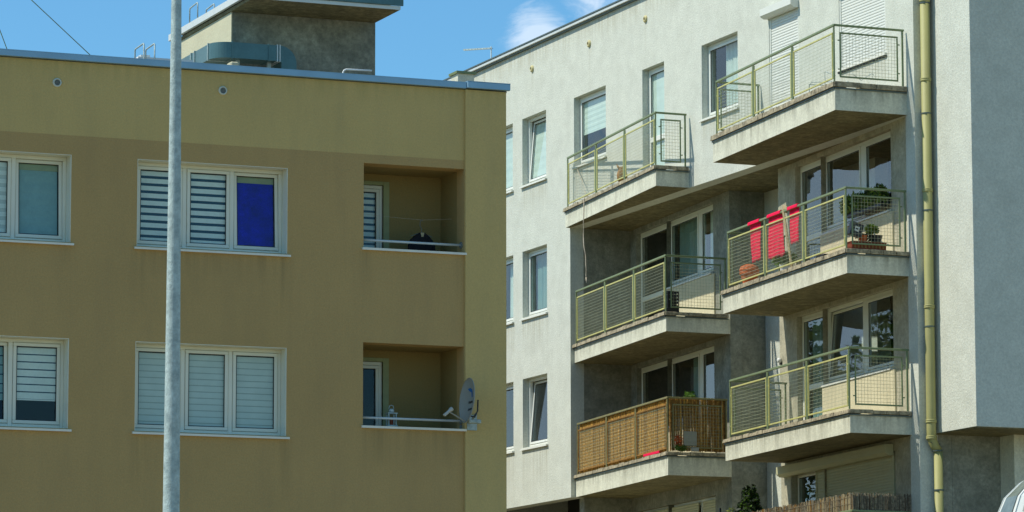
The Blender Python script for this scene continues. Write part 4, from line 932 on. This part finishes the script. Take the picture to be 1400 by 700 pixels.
R = thing('flower_pots', 'red flowers and a white pot behind the darker reed screen', 'flowers', (31.8, 68.58, 8.12))
leaves(B(), (31.72, 68.61, 8.33), (.10, .03, .12), 110, .03, 31).build('blossoms', M['terra'], R); leaves(B(), (31.76, 68.60, 8.19), (.13, .03, .07), 110, .03, 32).build('foliage', M['leaf'], R)
B().box(31.98, 32.14, 68.58, 68.61, 8.13, 8.21, 0, .01).box(31.84, 32.12, 68.625, 68.645, 8.24, 8.52, 0, .02).build('white_pot', M['dish'], R)
tag(leaves(B(), (32.42, 69.6, 9.25), (.12, .2, .16), 260, .05, 40).build('pot_plant', M['leaf']), 'small leafy plant showing above the reed screen', 'plant')
tag(B().beam((XL3(69.05)-.03, 69.05, 8.145), (XL3(70.0)-.03, 70.0, 8.15), .02, .05, 0, .004).build('red_tape', M['red']), 'strip of red tape below the golden reed screen', 'tape')
# brushwood screens on the bottom right balcony
X4 = lambda y: 30.84+.086*(y-59.70)
reeds('brushwood_screen', lambda s: (X4(59.75+s)+.03, 59.75+s), 5.6, 5.36, 6.66, [M['heather'], M['heather'], M['reed_b'], M['wood']], .017, 'ragged grey-brown brushwood screen along the bottom right balcony', 'screen', 51, lean=.05, ragged=.07, layers=3)
reeds('brushwood_screen', lambda s: (30.88+s, 59.735), 1.08, 5.36, 6.665, [M['heather'], M['bark'], M['heather']], .017, 'dark brushwood screen on the short side of the bottom right balcony', 'screen', 52, lean=.04, ragged=.05, layers=3)
# conifer and cross pole
R = thing('potted_conifer', 'dark bushy conifer rising above the brushwood screen', 'conifer', (31.40, 64.9, 5.35))
rr = random.Random(9); b = B()
for k in range(46):
    t = k/46; z = 5.75+1.36*t; rad = .40*(1-t)**.55+.08; a = k*2.4
    leaves(b, (31.35+rad*.5*math.cos(a), 64.75+rad*.8*math.sin(a), z), (.16*(1.2-t), .20*(1.2-t), .13), 130, .042, 100+k, mats=4)
b.build('foliage', [M['leaf_d'], M['leaf_d'], M['leaf_d'], M['leaf']], R)
b = B(); leaves(b, (31.2, 65.25, 6.62), (.05, .14, .22), 60, .035, 300); b.build('young_shoots', M['leaf_y'], R)
B().tube([(31.35, 64.75, 5.6), (31.35, 64.75, 6.9)], [.03, .01], 8).build('trunk', M['bark'], R)
B().lathe((31.35, 64.75, 5.35), [(0,0),(.15,0),(.2,.3),(.0,.28)], 16).build('pot', M['terra'], R)
tag(B().beam((31.35, 66.0, 5.3), (31.35, 66.0, 6.85), .03, .03).beam((31.35, 66.15, 6.70), (31.35, 65.35, 6.75), .025, .03).build('plant_stake', M['black']), 'dark cross-shaped stake left of the conifer', 'stake')
# outside lamp on the niche wall
R = thing('wall_lamp', 'small white outdoor lamp on the sunlit wall left of the lower right balcony door', 'lamp', (32.5, 65.86, 9.55))
B().lathe((32.52, 65.83, 9.63), [(0,-.05),(.035,-.04),(.05,0),(.035,.04),(0,.05)], 12).build('globe', M['white'], R, smooth=True); B().box(32.53, 32.57, 65.80, 65.86, 9.55, 9.60).build('bracket', M['black'], R)
# roof aerial
R = thing('roof_aerial', 'thin television aerial above the roof edge of the pale block', 'aerial', (33.5, 83.2, 17.4))
ax, ay = 33.5, 82.55
B().tube([(ax, ay, 17.4), (ax, ay, 18.62)], .015, 8).build('mast', M['galv'], R, smooth=True)
b = B().beam((ax, ay, 18.58), (ax-.17, ay+1.25, 18.75), .05, .035); b.build('boom', M['galv'], R)
for k in range(9):
    t = k/9; c = Vector((ax, ay, 18.58)).lerp(Vector((ax-.17, ay+1.25, 18.75)), t)
    B().tube([c-Vector((.05,0,.0)), c+Vector((.05,0,.0))], .005, 5).build('element', M['galv'], R)
# parasol by the porch, tilted
R = thing('parasol', 'white faceted parasol at the bottom right corner', 'parasol', (31.63, 54.0, 0))
Pm = Matrix.Translation((31.63, 54.0, 6.17))
b = B(); n = 8
pr = [(.02, .50), (.35, .46), (.68, .28), (.93, .04), (1.06, -.26), (1.09, -.44)]
def cv(r, hh, k): a = 2*math.pi*(k+.3)/n; return Vector((r*math.cos(a), r*math.sin(a), hh))
vs = [cv(r, hh, k) for r, hh in pr for k in range(n)]; fs = []
for i in range(len(pr)-1):
    for k in range(n): fs.append((i*n+k, i*n+(k+1) % n, (i+1)*n+(k+1) % n, (i+1)*n+k))
b.add(vs, fs); b.build('canopy', M['canvas'], R, Pm)
for k in range(n):      # smoky see-through panels set into the canopy between the ribs
    w = B(); q = [[cv(r*1.012, hh+.004, k).lerp(cv(r*1.012, hh+.004, k+1), f) for f in (.16, .84)] for r, hh in ((.50, .40), (.68, .285), (.93, .045), (1.05, -.22))]
    w.add([p for row in q for p in row], [(0,1,3,2), (2,3,5,4), (4,5,7,6)]); w.build('grey_panel', M['pvc'], R, Pm)
b = B()
for k in range(n): b.tube([cv(r*1.008, hh, k) for r, hh in pr], .010, 5)
b.build('rib', M['canvas'], R, Pm)
B().tube([(31.63, 54.0, 6.6), (31.63, 54.0, 0)], .03, 10).build('pole', M['galv'], R, smooth=True)

# ------------------------------------------------------------ trees behind the olive block (seen mirrored in the glass)
def tree(cx, cy, h, r, seed, label):
    R = thing('tree', label, 'tree', (cx, cy, 0), 'trees behind the olive block')
    rr = random.Random(seed); b = B().tube([(cx, cy, 0), (cx+.1, cy, h*.25), (cx, cy+.1, h*.5), (cx+.1, cy, h*.85)], [.28, .22, .14, .04], 10)
    cl = []
    for k in range(26):
        a = rr.uniform(0, 6.28); zz = h*rr.uniform(.35, .93); q = r*(1-((zz/h-.55)/.5)**2*.7)*rr.uniform(.3, 1)
        p = (cx+q*math.cos(a), cy+q*math.sin(a), zz); cl.append(p); b.tube([(cx, cy, zz*.7), p], [.07, .015], 5)
    b.build('trunk', M['bark'], R)
    c = B()
    for k, p in enumerate(cl): leaves(c, p, (r*.42, r*.42, r*.32), 560, .15, seed*50+k, mats=3)
    c.build('crown', [M['leaf'], M['leaf_d'], M['leaf_y']], R)
tree(25.4, 79.5, 13.2, 3.3, 1, 'leafy tree behind the olive block, the nearer one')
tree(20.0, 91.0, 14.0, 3.2, 2, 'leafy tree behind the olive block, the farther one')
